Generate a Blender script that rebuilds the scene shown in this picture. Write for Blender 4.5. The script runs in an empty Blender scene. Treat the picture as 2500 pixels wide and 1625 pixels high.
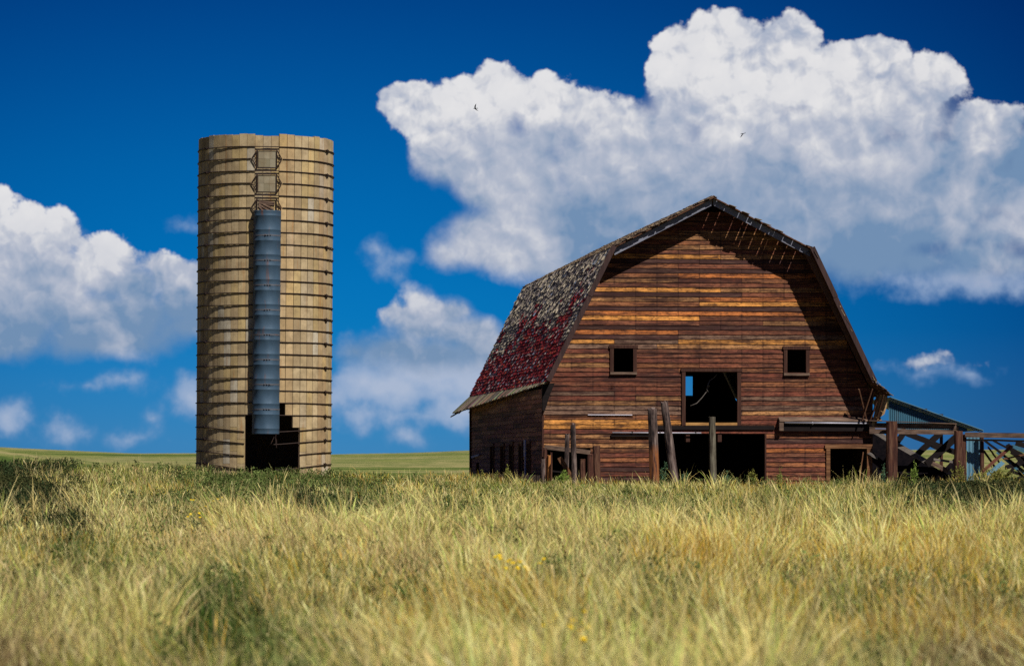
import bpy, math, random
import numpy as np
from mathutils import Vector, Matrix, Euler
R = math.radians
scene = bpy.context.scene
COL = scene.collection
random.seed(7)
rng = np.random.default_rng(11)

# ------------------------------------------------------------------ camera
EYE = 1.6
cam_data = bpy.data.cameras.new('camera')
cam = bpy.data.objects.new('camera', cam_data)
COL.objects.link(cam)
cam.location = (0, 0, EYE)
cam.rotation_euler = (R(90), 0, 0)          # level, looking along +Y
cam_data.sensor_width = 36
cam_data.lens = 36 * 7800 / 2500
cam_data.shift_y = 297.5 / 2500             # shifted lens keeps the verticals upright
cam_data.clip_end = 20000
cam_data.dof.use_dof = True
cam_data.dof.focus_distance = 97
cam_data.dof.aperture_fstop = 2.8
scene.camera = cam

# ------------------------------------------------------------------ exposure
scene.view_settings.view_transform = 'Standard'
scene.view_settings.look = 'None'
scene.view_settings.exposure = 0.0
scene.view_settings.gamma = 1
scene.render.film_transparent = False
scene.cycles.max_bounces = 5
scene.cycles.diffuse_bounces = 3
scene.cycles.glossy_bounces = 2
scene.cycles.use_denoising = False

# ------------------------------------------------------------------ sun
SUN_AZ, SUN_EL = 35.5, 49.0                 # azimuth right of the view's reverse direction
to_sun = Vector((math.sin(R(SUN_AZ)) * math.cos(R(SUN_EL)), -math.cos(R(SUN_AZ)) * math.cos(R(SUN_EL)), math.sin(R(SUN_EL))))
sd = bpy.data.lights.new('sun', 'SUN')
sd.energy = 5.0
sd.angle = R(0.5)
sd.color = (1.0, 0.93, 0.80)
sun = bpy.data.objects.new('sun', sd)
COL.objects.link(sun)
sun.rotation_euler = to_sun.to_track_quat('Z', 'Y').to_euler()


# ------------------------------------------------------------------ node helpers
class NT:
    def __init__(self, nt):
        self.nt = nt

    def n(self, kind, **kw):
        node = self.nt.nodes.new(kind)
        for k, v in kw.items():
            setattr(node, k, v)
        return node

    def put(self, sock, v):
        if v is None:
            return
        if isinstance(v, bpy.types.NodeSocket):
            self.nt.links.new(v, sock)
        else:
            if sock.type == 'RGBA' and hasattr(v, '__len__') and len(v) == 3:
                v = (*v, 1)
            sock.default_value = v

    def m(self, op, a=None, b=None, c=None, clamp=False):
        x = self.n('ShaderNodeMath', operation=op, use_clamp=clamp)
        for i, v in enumerate((a, b, c)):
            self.put(x.inputs[i], v)
        return x.outputs[0]

    def v(self, op, a=None, b=None, c=None, s=None):
        x = self.n('ShaderNodeVectorMath', operation=op)
        for i, q in enumerate((a, b, c)):
            if q is not None:
                self.put(x.inputs[i], q)
        if s is not None:
            self.put(x.inputs['Scale'], s)
        return x.outputs['Value'] if op in ('LENGTH', 'DOT_PRODUCT', 'DISTANCE') else x.outputs[0]

    def noise(self, vec, scale=1.0, detail=4, rough=.5, dist=0.0, dims='3D', lac=2.0):
        x = self.n('ShaderNodeTexNoise', noise_dimensions=dims)
        self.put(x.inputs['Vector'], vec)
        x.inputs['Scale'].default_value = scale
        x.inputs['Detail'].default_value = detail
        x.inputs['Roughness'].default_value = rough
        x.inputs['Distortion'].default_value = dist
        x.inputs['Lacunarity'].default_value = lac
        return x.outputs['Fac'], x.outputs['Color']

    def mr(self, v, a, b, c=0.0, d=1.0, smooth=False):
        x = self.n('ShaderNodeMapRange')
        x.interpolation_type = 'SMOOTHSTEP' if smooth else 'LINEAR'
        for i, q in enumerate((v, a, b, c, d)):
            self.put(x.inputs[i], q)
        return x.outputs[0]

    def mix(self, f, a, b, blend='MIX'):
        x = self.n('ShaderNodeMix', data_type='RGBA', blend_type=blend)
        self.put(x.inputs[0], f)
        self.put(x.inputs[6], a)
        self.put(x.inputs[7], b)
        return x.outputs[2]

    def ramp(self, v, stops, interp='LINEAR'):
        x = self.n('ShaderNodeValToRGB')
        x.color_ramp.interpolation = interp
        e = x.color_ramp.elements
        while len(e) < len(stops):
            e.new(0.5)
        for i, (p, c) in enumerate(stops):
            e[i].position = p
            e[i].color = (*c, 1) if len(c) == 3 else c
        self.put(x.inputs[0], v)
        return x.outputs[0]

    def xyz(self, vec):
        x = self.n('ShaderNodeSeparateXYZ')
        self.put(x.inputs[0], vec)
        return x.outputs

    def comb(self, x=0.0, y=0.0, z=0.0):
        q = self.n('ShaderNodeCombineXYZ')
        for i, v in enumerate((x, y, z)):
            self.put(q.inputs[i], v)
        return q.outputs[0]


# ------------------------------------------------------------------ sky with cumulus clouds
# Cloud banks are given by bearing and elevation, in milliradians: (bearing, elevation, half width, half height)
CUMULUS = [
    # the big bank
    (-32,109,11,9),(-18,110.5,12,9),(-4.5,110.5,11,11.5),(-15,97,19,17),(10,108,14,10.5),(-1,87,21,19),(22,104,15,11.5),
    (-9,67,19,11),(-20.5,62.5,10,6.5),(10,70,25,19),(36,100,17,14),(58,117,18,18.5),(51,128,9,8),(77,119,21,17),
    (67,131.5,13,7.5),(86,131,10.5,8),(100,116,15.5,14),(112,111,14,12.5),(45,81,36,23),(83,84,40,28),(126,105,14,12),
    (134,114,8,6.5),(122,82,32,22),(150,100,15,9),(140,91,18,12),(161,95,16,8),(109,63,28,12),(145,64,20,9),(160,70,12,8),
    (130,76,20,15),(11,100,16,9),(49,102,16,11),(104,103,26,12),(30,92,24,14),(158,82,14,12),(164,88,14,12),(143,100,13,10),(152,94,14,11),(150,84,16,10),(150,71,16,9),(128,60,26,7),(156,61,16,7),(131,28.2,9,3.4),(140,26.4,11,2.2),(-20,44,10,8),(-31,40,15,8),(-12,38,14,7),(112,118,13,11),(128,113,14,11),(118,122,9,7),(70,108,18,12),(-8,104,14,10),(92,98,22,12),(28,98,14,10),(-150,62,16,12),(-116,46,16,10),
    # left bank
    (-162,74,8,13),(-152,68,11,12),(-141,68,11,9),(-130,59,13,10),(-150,53,22,20),(-118,53,14,10),(-108,58,10,8),(-100,50,14,12),
    (-125,42,30,12),(-160,42,24,16),(-100,41,18,8),(-128,36,34,8),(-129,54,14,9),
    # middle bank, between silo and barn
    (-30.5,48,7.5,6.5),(-27,41,12,9),(-19,38,12,8),(-38,33,18,7),(-49,32.5,9,6),(-10,33,16,9),(-22,30,26,8),
    # small detached scraps
]
THIN = [
    (-42,64,4.5,4.6),(-38,61,8,4.0),(-100,18,8,7.5),(-31.5,5.2,6.5,4.4),(-34,57,4,2.5),
    (-40,20,26,9),(-20,26,34,12),(-46,14,20,5),(-14,14,22,7),(205,60,30,9),(-205,50,26,10),(-14,22,22,10),(-46,22,12,7),(-30,13,28,4),(-120,22,11,2.6),(-133,21,9,2),(-116,5.5,9,3.2),(-113,10,4,3),
    (-156,12,10,6),(-138,7,8,5),(128,26.5,12,2.6),(144,25.2,10,1.8),(5,20,18,12),(-97,70,6,2),(140,54,40,6),
]


# grey undersides and hollows of the same banks
SHADE = [
    (20,80,52,15),(5,92,24,10),(-22,68,12,4),(30,64,46,10),(45,97,20,9),(88,70,56,20),(118,84,34,15),(150,78,24,9),(140,60,34,7),
    (70,86,30,14),(-142,40,26,12),(-150,55,12,7),(-108,40,20,6),(-128,52,12,4),(-14,30,24,6),(-44,28,10,3),(160,90,14,4),(105,100,20,6),(-130,38,50,10),(125,62,52,12),(-2,34,18,9),(-34,27,22,5),(12,58,30,5),(62,76,40,18),
]


def blob_field(g, vec, blobs, k):
    out = None
    for (cx, cy, rx, ry) in blobs:
        q = g.v('MULTIPLY_ADD', vec, (1 / rx, 1 / ry, 0), (-cx / rx, -cy / ry, 0))
        d = g.m('MULTIPLY_ADD', g.v('LENGTH', q), -min(rx, ry), min(rx, ry))
        out = d if out is None else g.m('SMOOTH_MAX', out, d, k)
    return out


def make_group(name, blobs, k, warp):
    gt = bpy.data.node_groups.new(name, 'ShaderNodeTree')
    gt.interface.new_socket('Vector', in_out='INPUT', socket_type='NodeSocketVector')
    gt.interface.new_socket('Value', in_out='OUTPUT', socket_type='NodeSocketFloat')
    g = NT(gt)
    i = g.n('NodeGroupInput'); o = g.n('NodeGroupOutput')
    p = i.outputs[0]
    _, c = g.noise(p, warp[0], 2, .5)
    w = g.v('SCALE', g.v('SUBTRACT', c, (.5, .5, .5)), s=warp[1])
    p2 = g.v('ADD', p, w)
    gt.links.new(blob_field(g, p2, blobs, k), o.inputs[0])
    return gt


world = bpy.data.worlds.new('World')
scene.world = world
world.use_nodes = True
world.node_tree.nodes.clear()
world.cycles.sampling_method = 'MANUAL'
world.cycles.sample_map_resolution = 256
W = NT(world.node_tree)
bg = W.n('ShaderNodeBackground')
wo = W.n('ShaderNodeOutputWorld')
sky = W.n('ShaderNodeTexSky')
sky.sky_type = 'NISHITA'
sky.sun_disc = False
sky.sun_elevation = R(SUN_EL)
sky.sun_rotation = R(180 - SUN_AZ)
sky.air_density = 1.0
sky.dust_density = 0.3
sky.ozone_density = 3.0
STRENGTH = 0.1
bg.inputs['Strength'].default_value = STRENGTH
tc = W.n('ShaderNodeTexCoord')
d = W.v('NORMALIZE', tc.outputs['Generated'])
dx, dy, dz = W.xyz(d)
az = W.m('MULTIPLY', W.m('ARCTAN2', dx, dy), 1000)
el = W.m('MULTIPLY', W.m('ARCSINE', dz), 1000)
P = W.comb(az, el, 0.0)
# polarised, deep blue clear sky: the physical sky filtered towards blue
tint = W.ramp(W.mr(el, 0, 1000), [(0.0, (.072, .36, 1.0)), (.014, (.04, .31, .90)), (.04, (.004, .245, .74)), (.065, (.001, .215, .62)),
                                (.091, (.001, .19, .53)), (.117, (.001, .150, .44)), (.142, (.001, .113, .36)), (.30, (.022, .085, .27)), (1, (.03, .09, .28))])
clear = W.mix(1.0, sky.outputs[0], tint, 'MULTIPLY')
side = W.m('POWER', W.m('MULTIPLY', W.m('ABSOLUTE', W.m('ADD', az, 50)), 1 / 210), 2.0, clamp=True)
clear = W.mix(1.0, clear, W.mix(side, (1, 1, 1), (.5, .47, .60)), 'MULTIPLY')
g1 = make_group('cloud_banks', CUMULUS, 4.0, (.030, 10.0))
g2 = make_group('thin_cloud', THIN, 3.0, (.06, 9.0))
g3 = make_group('cloud_undersides', SHADE, 12.0, (.04, 14.0))


def call(g, vec):
    x = W.n('ShaderNodeGroup')
    x.node_tree = g
    W.put(x.inputs[0], vec)
    return x.outputs[0]


def billow(vec, scale, detail):
    x = W.n('ShaderNodeTexVoronoi', voronoi_dimensions='2D', feature='F1')
    W.put(x.inputs['Vector'], vec)
    x.inputs['Scale'].default_value = scale
    x.inputs['Detail'].default_value = detail
    x.inputs['Roughness'].default_value = .55
    x.normalize = True
    return x.outputs['Distance']


m0 = call(g1, P)
sh = call(g3, P)
wz, wc = W.noise(P, .10, 3, .55, dims='2D')
PW = W.v('ADD', P, W.v('SCALE', W.v('SUBTRACT', wc, (.5, .5, .5)), s=6.0))
b0 = billow(PW, .088, 3.0)                     # 0 in the middle of a puff, larger between puffs
b1 = billow(W.v('ADD', PW, (-1.6, -2.8, 0)), .088, 3.0)
nz, _ = W.noise(P, .085, 6, .56, dims='2D')
nz = W.m('SUBTRACT', nz, .5)
dens = W.m('MULTIPLY_ADD', nz, 8.5, m0)
dens = W.m('MULTIPLY_ADD', b0, -5.0, W.m('ADD', dens, 1.2))
soft = W.m('ADD', W.mr(sh, -8, 4, 1.7, 12.0, True), W.mr(el, 20, 45, 2.5, 0))         # undersides dissolve more softly than the sunlit tops
alpha = W.mr(dens, 0.0, soft, 0, 1, True)
alpha = W.m('MAXIMUM', alpha, W.mr(W.m('MULTIPLY_ADD', nz, 5.0, m0), .5, 6.5, 0, 1, True))
relief = W.m('SUBTRACT', b1, b0)
big, _ = W.noise(W.v('ADD', P, (31, 7, 0)), .024, 3, .45, 0.6, dims='2D')
deep = W.mr(sh, -15, 12, .16, .78, True)
deep = W.m('MULTIPLY_ADD', W.m('SUBTRACT', big, .5), 1.5, deep)
fade = W.mr(sh, -12, 10, .9, .42)             # relief reads on the tops, the base is smooth
deep = W.m('ADD', deep, W.m('MULTIPLY', W.m('MULTIPLY', relief, -1.6), fade))
deep = W.m('ADD', deep, W.m('MULTIPLY', W.m('MULTIPLY', nz, -.60), fade))
deep = W.m('MAXIMUM', deep, W.m('MULTIPLY', b0, .26))
deep = W.m('ADD', deep, W.mr(el, 5, 74, .46, 0), clamp=True)
ccol = W.ramp(deep, [(0, (.82, .81, .81)), (.2, (.66, .67, .71)), (.45, (.46, .50, .60)), (.75, (.29, .37, .51)), (1, (.17, .28, .45))])
n2, _ = W.noise(P, .10, 5, .55, dims='2D')
d2 = W.m('MULTIPLY_ADD', W.m('SUBTRACT', n2, .5), 9.0, call(g2, P))
a2 = W.mr(d2, -1.6, 4.6, 0, .78, True)
tcol = W.ramp(W.mr(d2, 0, 8), [(0, (.16, .30, .53)), (.6, (.36, .45, .62)), (1, (.50, .55, .67))])
c1 = W.mix(a2, clear, W.v('SCALE', tcol, s=10.0))
c2 = W.mix(W.m('MULTIPLY', alpha, .97), c1, W.v('SCALE', ccol, s=10.0))
world.node_tree.links.new(c2, bg.inputs[0])
# the rest of the sky: scattered fair-weather cloud from one noise
bg2 = W.n('ShaderNodeBackground')
bg2.inputs['Strength'].default_value = STRENGTH
nf, _ = W.noise(d, 3.2, 4, .6)
fair = W.mix(W.mr(nf, .56, .68, 0, .8, True), clear, (2.2, 2.4, 3.0))
world.node_tree.links.new(fair, bg2.inputs[0])
far_az = W.m('GREATER_THAN', W.m('ABSOLUTE', az), 215)
far_el = W.m('MAXIMUM', W.m('GREATER_THAN', el, 158), W.m('LESS_THAN', el, -1))
ms = W.n('ShaderNodeMixShader')
W.put(ms.inputs[0], W.m('MAXIMUM', far_az, far_el))
world.node_tree.links.new(bg.outputs[0], ms.inputs[1])
world.node_tree.links.new(bg2.outputs[0], ms.inputs[2])
world.node_tree.links.new(ms.outputs[0], wo.inputs[0])


# ------------------------------------------------------------------ mesh helpers
class MB:
    """collects polygons with a colour each; build() links them as ONE mesh object"""
    def __init__(self):
        self.v = []; self.f = []; self.c = []

    def add(self, verts, faces, col=(.5, .5, .5)):
        o = len(self.v)
        self.v += [tuple(p) for p in verts]
        self.f += [tuple(i + o for i in f) for f in faces]
        self.c += [col] * len(faces)

    def hexa(self, p, col=(.5, .5, .5)):
        self.add(p, [(0, 3, 2, 1), (4, 5, 6, 7), (0, 1, 5, 4), (1, 2, 6, 5), (2, 3, 7, 6), (3, 0, 4, 7)], col)

    def box(self, x0, x1, y0, y1, z0, z1, col=(.5, .5, .5)):
        self.hexa([(x0, y0, z0), (x1, y0, z0), (x1, y1, z0), (x0, y1, z0), (x0, y0, z1), (x1, y0, z1), (x1, y1, z1), (x0, y1, z1)], col)

    def beam(self, a, b, w, h, col=(.5, .5, .5), up=(0, 0, 1)):
        a = Vector(a); b = Vector(b); d = (b - a).normalized()
        s = d.cross(Vector(up))
        if s.length < 1e-4:
            s = d.cross(Vector((0, 1, 0)))
        s.normalize(); t = s.cross(d)
        s = s * (w / 2); t = t * (h / 2)
        self.hexa([a - s - t, b - s - t, b + s - t, a + s - t, a - s + t, b - s + t, b + s + t, a + s + t], col)

    def tube(self, pts, r, n=8, col=(.5, .5, .5), closed=False, caps=True):
        pts = [Vector(p) for p in pts]
        rs = r if hasattr(r, '__len__') else [r] * len(pts)
        o = len(self.v); m = len(pts)
        ref = None
        for i, p in enumerate(pts):
            q0 = pts[i - 1] if (i > 0 or closed) else p
            q1 = pts[(i + 1) % m] if (i < m - 1 or closed) else p
            t = (q1 - q0).normalized()
            if ref is None:
                ref = Vector((0, 0, 1)) if abs(t.z) < .8 else Vector((0, 1, 0))
            s = t.cross(ref).normalized(); u = s.cross(t)
            ref = u
            for k in range(n):
                a = 2 * math.pi * k / n
                self.v.append(tuple(p + s * math.cos(a) * rs[i] + u * math.sin(a) * rs[i]))
        for i in range(m if closed else m - 1):
            j = (i + 1) % m
            for k in range(n):
                l = (k + 1) % n
                self.f.append((o + i * n + k, o + j * n + k, o + j * n + l, o + i * n + l)); self.c.append(col)
        if caps and not closed:
            self.f.append(tuple(o + k for k in range(n))); self.c.append(col)
            self.f.append(tuple(o + (m - 1) * n + k for k in reversed(range(n)))); self.c.append(col)

    def build(self, name, mat, parent=None, smooth=False):
        me = bpy.data.meshes.new(name)
        me.from_pydata(self.v, [], self.f)
        me.materials.append(mat)
        at = me.color_attributes.new('col', 'FLOAT_COLOR', 'CORNER')
        n = np.array([len(f) for f in self.f])
        c = np.ones((len(self.f), 4), dtype=np.float32); c[:, :3] = np.array(self.c, dtype=np.float32)
        at.data.foreach_set('color', np.repeat(c, n, axis=0).ravel())
        if smooth:
            me.polygons.foreach_set('use_smooth', [True] * len(me.polygons))
        me.update()
        o = bpy.data.objects.new(name, me)
        COL.objects.link(o)
        if parent is not None:
            o.parent = parent
        return o


def tag(o, label=None, cat=None, group=None, kind=None):
    if label: o['label'] = label
    if cat: o['category'] = cat
    if group: o['group'] = group
    if kind: o['kind'] = kind
    return o


def empty(name, loc, label, cat, rot=(0, 0, 0), group=None):
    o = bpy.data.objects.new(name, None)
    COL.objects.link(o)
    o.empty_display_size = .3
    o.location = loc; o.rotation_euler = rot
    return tag(o, label, cat, group)


def fast_mesh(name, verts, quads, tris, vcol, mat):
    """big meshes from numpy arrays"""
    me = bpy.data.meshes.new(name)
    nq, nt = len(quads), len(tris)
    me.vertices.add(len(verts)); me.vertices.foreach_set('co', verts.astype(np.float32).ravel())
    loops = np.concatenate([quads.ravel(), tris.ravel()]).astype(np.int32)
    me.loops.add(len(loops)); me.loops.foreach_set('vertex_index', loops)
    me.polygons.add(nq + nt)
    st = np.concatenate([np.arange(nq) * 4, nq * 4 + np.arange(nt) * 3]).astype(np.int32)
    me.polygons.foreach_set('loop_start', st)
    me.update(calc_edges=True)
    me.materials.append(mat)
    if vcol is not None:
        at = me.color_attributes.new('col', 'FLOAT_COLOR', 'POINT')
        c = np.ones((len(verts), 4), dtype=np.float32); c[:, :3] = vcol
        at.data.foreach_set('color', c.ravel())
    o = bpy.data.objects.new(name, me)
    COL.objects.link(o)
    return o


# ------------------------------------------------------------------ materials
def new_mat(name):
    m = bpy.data.materials.new(name)
    m.use_nodes = True
    nt = m.node_tree
    g = NT(nt)
    b = nt.nodes['Principled BSDF']
    b.inputs['Specular IOR Level'].default_value = .25
    return m, g, b


def bump(g, b, h, strength=.5, dist=.01):
    x = g.n('ShaderNodeBump')
    x.inputs['Strength'].default_value = strength
    x.inputs['Distance'].default_value = dist
    g.put(x.inputs['Height'], h)
    g.nt.links.new(x.outputs[0], b.inputs['Normal'])


def wood_mat(name, axis='x', base=None, dark=(.035, .013, .010), amount=.6, pale=None, rough=.85, grain=26.0, spots=.3, palef=.25, studs=0):
    """weathered timber; the grain runs along the given object axis; board colours come from 'col' unless a base is given"""
    m, g, b = new_mat(name)
    oc = g.n('ShaderNodeTexCoord').outputs['Object']
    sc = {'x': (1.4, grain, grain), 'y': (grain, 1.4, grain), 'z': (grain, grain, 1.4)}[axis]
    sv = g.v('MULTIPLY', oc, sc)
    n1, _ = g.noise(sv, 1.0, 6, .65, .3)
    sc2 = tuple(q * .22 for q in sc)
    n2, _ = g.noise(g.v('MULTIPLY', oc, sc2), 1.0, 4, .6, .5)
    n3, _ = g.noise(oc, 2.2, 4, .6)
    if base is None:
        at = g.n('ShaderNodeAttribute'); at.attribute_name = 'col'
        c = at.outputs['Color']
    else:
        c = g.mix(0.0, base, base)
    f = g.m('ADD', g.m('MULTIPLY', n1, .5), g.m('ADD', g.m('MULTIPLY', n2, .35), g.m('MULTIPLY', n3, .25)))
    f = g.mr(f, .49, .63, 0, amount)
    c = g.mix(f, c, dark)
    c = g.mix(g.mr(n1, .36, .50, palef, 0), c, g.mix(.5, c, pale or (.50, .36, .22)))
    if studs:
        n6, _ = g.noise(g.v('MULTIPLY', oc, (7.0, 24.0, 30.0)), 1.0, 4, .7)
        c = g.mix(g.mr(n6, .50, .60, 0, .62), c, dark)
        c = g.mix(g.mr(n6, .44, .36, 0, .35), c, g.mix(1.0, c, (1.7, 1.6, 1.5), 'MULTIPLY'))
    s, _ = g.noise(oc, 38.0, 2, .5)
    c = g.mix(g.mr(s, .60, .70, 0, spots), c, dark)
    if studs:                                   # rows of rusty nail heads and their stains at every stud
        xx = g.m('ABSOLUTE', g.m('SUBTRACT', g.m('FRACT', g.m('MULTIPLY_ADD', g.xyz(oc)[0], 1 / .655, .9046)), .5))
        nz_ = g.m('ABSOLUTE', g.m('SUBTRACT', g.m('FRACT', g.m('MULTIPLY', g.xyz(oc)[2], 1 / .1437)), .5))
        c = g.mix(g.m('MULTIPLY', g.mr(xx, .015, .06, .8, 0), g.m('MULTIPLY', g.mr(nz_, .1, .5, 1, .25), g.mr(n3, .40, .6, .1, 1))), c, dark)
    g.put(b.inputs['Base Color'], c)
    b.inputs['Roughness'].default_value = rough
    bump(g, b, n1, .5, .012)
    return m


M = {}
M['siding'] = wood_mat('weathered_siding', 'x', amount=.92, palef=.18, dark=(.030, .011, .010), studs=1, spots=.45)
M['siding_side'] = wood_mat('weathered_side_siding', 'y', amount=.6)
M['trim'] = wood_mat('brown_trim_wood', 'x', (.06, .024, .017), amount=.7, palef=.10)
M['trim_v'] = wood_mat('brown_trim_upright_wood', 'z', (.052, .020, .015), amount=.7, palef=.10)
M['sheath'] = wood_mat('dark_roof_sheathing', 'y', (.13, .06, .035), amount=.5)
M['rafter'] = wood_mat('blue_grey_painted_rafter', 'x', (.20, .22, .30), dark=(.07, .06, .08), amount=.45)
M['post'] = wood_mat('grey_weathered_post', 'z', (.125, .085, .078), dark=(.012, .008, .010), amount=1.0, pale=(.42, .36, .34), grain=9, palef=.55)
M['post_red'] = wood_mat('red_brown_post', 'z', (.088, .032, .022), dark=(.016, .007, .008), amount=.8, grain=14)
M['plank'] = wood_mat('grey_brown_plank', 'x', (.19, .125, .095), dark=(.03, .017, .016), amount=.8, pale=(.45, .36, .28))
M['plank_dark'] = wood_mat('dark_shade_plank', 'x', (.014, .010, .011), dark=(.004, .003, .004), amount=.6, pale=(.05, .035, .03), palef=.1, rough=1)  # base taken near black to paint in the shade on the fallen braces
M['orange'] = wood_mat('orange_split_wood', 'z', (.50, .20, .06), dark=(.14, .045, .02), amount=.6)


def post_tinted():
    """grey post whose foot has kept its orange-brown stain"""
    m = wood_mat('stained_foot_post', 'z', (.125, .085, .078), dark=(.012, .008, .010), amount=1.0, pale=(.42, .36, .34), grain=9, palef=.55)
    g = NT(m.node_tree); b = m.node_tree.nodes['Principled BSDF']
    old = b.inputs['Base Color'].links[0].from_socket
    oc = g.n('ShaderNodeTexCoord').outputs['Object']
    n, _ = g.noise(g.v('MULTIPLY', oc, (14, 14, 2)), 1, 4, .6)
    z = g.m('ADD', g.xyz(oc)[2], g.m('MULTIPLY', n, .5))
    f = g.mr(z, 1.55, 1.9, .85, 0)
    g.put(b.inputs['Base Color'], g.mix(f, old, g.mix(g.mr(n, .4, .6), (.30, .105, .03), (.06, .020, .014))))
    return m


M['post_stain'] = post_tinted()


def shingle_mat():
    m, g, b = new_mat('cedar_shingles')
    at = g.n('ShaderNodeAttribute'); at.attribute_name = 'col'
    oc = g.n('ShaderNodeTexCoord').outputs['Object']
    n, _ = g.noise(g.v('MULTIPLY', oc, (12, 60, 12)), 1, 4, .6)
    c = g.mix(g.mr(n, .45, .7, 0, .6), at.outputs['Color'], (.03, .022, .03))
    g.put(b.inputs['Base Color'], c)
    b.inputs['Roughness'].default_value = .9
    bump(g, b, n, .4, .01)
    return m


M['shingle'] = shingle_mat()


def concrete_mat():
    m, g, b = new_mat('stave_concrete')
    at = g.n('ShaderNodeAttribute'); at.attribute_name = 'col'
    oc = g.n('ShaderNodeTexCoord').outputs['Object']
    n, _ = g.noise(oc, 3.0, 6, .65)
    n2, _ = g.noise(oc, 40.0, 3, .6)
    st, _ = g.noise(g.v('MULTIPLY', oc, (7, 7, .55)), 1, 5, .6)
    c = g.mix(g.mr(n, .42, .66, 0, .55), at.outputs['Color'], (.20, .145, .085))
    c = g.mix(g.mr(n2, .55, .72, 0, .35), c, (.12, .085, .05))
    c = g.mix(g.mr(st, .60, .72, 0, .5), c, (.36, .15, .035))          # rust washed down from the hoops
    g.put(b.inputs['Base Color'], c)
    b.inputs['Roughness'].default_value = .9
    bump(g, b, n2, .35, .01)
    return m


M['concrete'] = concrete_mat()


def metal_mat(name, base, rust=(.16, .06, .025), rust_amt=.4, metallic=.5, rough=.5, sc=(6, 6, 1.2)):
    m, g, b = new_mat(name)
    oc = g.n('ShaderNodeTexCoord').outputs['Object']
    n, _ = g.noise(g.v('MULTIPLY', oc, sc), 1, 6, .65)
    n2, _ = g.noise(oc, 45.0, 3, .6)
    n3, _ = g.noise(oc, 2.5, 4, .6)
    c = g.mix(g.mr(n2, .35, .65, 0, .35), base, tuple(q * 1.6 for q in base))
    c = g.mix(g.mr(n3, .4, .65, 0, .3), c, tuple(q * .6 for q in base))
    c = g.mix(g.mr(n, .58, .75, 0, rust_amt), c, rust)
    g.put(b.inputs['Base Color'], c)
    b.inputs['Metallic'].default_value = metallic
    b.inputs['Roughness'].default_value = rough
    bump(g, b, g.m('ADD', n2, g.m('MULTIPLY', n3, 2)), .25, .01)
    return m


M['galv'] = metal_mat('galvanised_chute', (.045, .085, .14), rust_amt=.75, metallic=.15, rough=.6)
M['hoop'] = metal_mat('rusty_black_steel', (.035, .022, .02), rust=(.14, .05, .02), rust_amt=.5, metallic=.2, rough=.7)
M['tin'] = metal_mat('blue_weathered_tin', (.055, .155, .24), rust=(.16, .12, .10), rust_amt=.3, metallic=.2, rough=.5)
M['pipe'] = metal_mat('pale_steel_rail', (.42, .42, .52), rust=(.10, .06, .06), rust_amt=.5, metallic=.3, rough=.5, sc=(1.5, 9, 9))
M['white_board'] = wood_mat('pale_blue_painted_board', 'z', (.34, .36, .60), dark=(.12, .11, .20), amount=.4)


# ------------------------------------------------------------------ terrain
CREST_AZ = np.array([-3.2, -.40, -.16, -.141, -.118, -.098, -.058, -.032, -.014, .03, .16, .40, 3.2])
CREST_PX = np.array([10, 16, 20, 12.5, 3.5, 5.0, 1.5, 5.5, 11.5, 13.5, 13, 20, 10.0])


def vnoise(x, y, seed=0):
    """smooth value noise, vectorised"""
    xi = np.floor(x).astype(np.int64); yi = np.floor(y).astype(np.int64)
    fx = x - xi; fy = y - yi
    fx = fx * fx * (3 - 2 * fx); fy = fy * fy * (3 - 2 * fy)

    def h(a, b):
        n = (a * 374761393 + b * 668265263 + seed * 1442695041) & 0x7fffffff
        n = ((n ^ (n >> 13)) * 1274126177) & 0x7fffffff
        return ((n ^ (n >> 16)) & 0xffff) / 65535.0
    return (h(xi, yi) * (1 - fx) + h(xi + 1, yi) * fx) * (1 - fy) + (h(xi, yi + 1) * (1 - fx) + h(xi + 1, yi + 1) * fx) * fy


def fbm(x, y, seed=0, o=4):
    s = 0; a = .5; t = 0
    for k in range(o):
        s = s + a * vnoise(x * 2 ** k, y * 2 ** k, seed + k * 17); t += a; a *= .5
    return s / t


def ground_z(x, y):
    x = np.asarray(x, dtype=float); y = np.asarray(y, dtype=float)
    d = np.hypot(x, y)
    z = np.interp(d, [0, 20, 60, 95, 113, 135, 175, 250, 350, 500, 800, 1200, 1700, 2500, 3400, 9000],
                  [0, 0, .28, .53, .46, .05, -1.3, -.05, -.19, -.32, -.25, .2, .8, 1.6, -10, -120])
    az = np.arctan2(x, y)
    crest = 2500 / 7800 * np.interp(az, CREST_AZ, CREST_PX)
    z = z + crest * np.clip((d - 900) / 1600, 0, 1) ** 1.3 * np.clip((5200 - d) / 1800, 0, 1)
    # a nearer rise on the far left
    z = z + 4.4 * np.exp(-((az + .19) / .045) ** 2) * np.exp(-((d - 700) / 260) ** 2) * (np.cos(az) > 0)
    z = z + .17 * np.exp(-(((x + 8) / 4.5) ** 2 + ((y - 100) / 14) ** 2))
    z = z + .52 * np.exp(-(((x + 14) / 3.5) ** 2 + ((y - 98) / 14) ** 2))
    nearw = np.clip((130 - d) / 30, 0, 1)
    z = z + (fbm(x / 7, y / 9, 3, 3) - .5) * .28 * nearw * np.clip(d / 25, 0, 1)
    z = z + (fbm(x / 60, y / 120, 9, 3) - .5) * .5 * (1 - nearw) * np.clip((d - 130) / 200, 0, 1)
    return z


def gz(x, y):
    return float(ground_z(np.array([x]), np.array([y]))[0])


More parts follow.
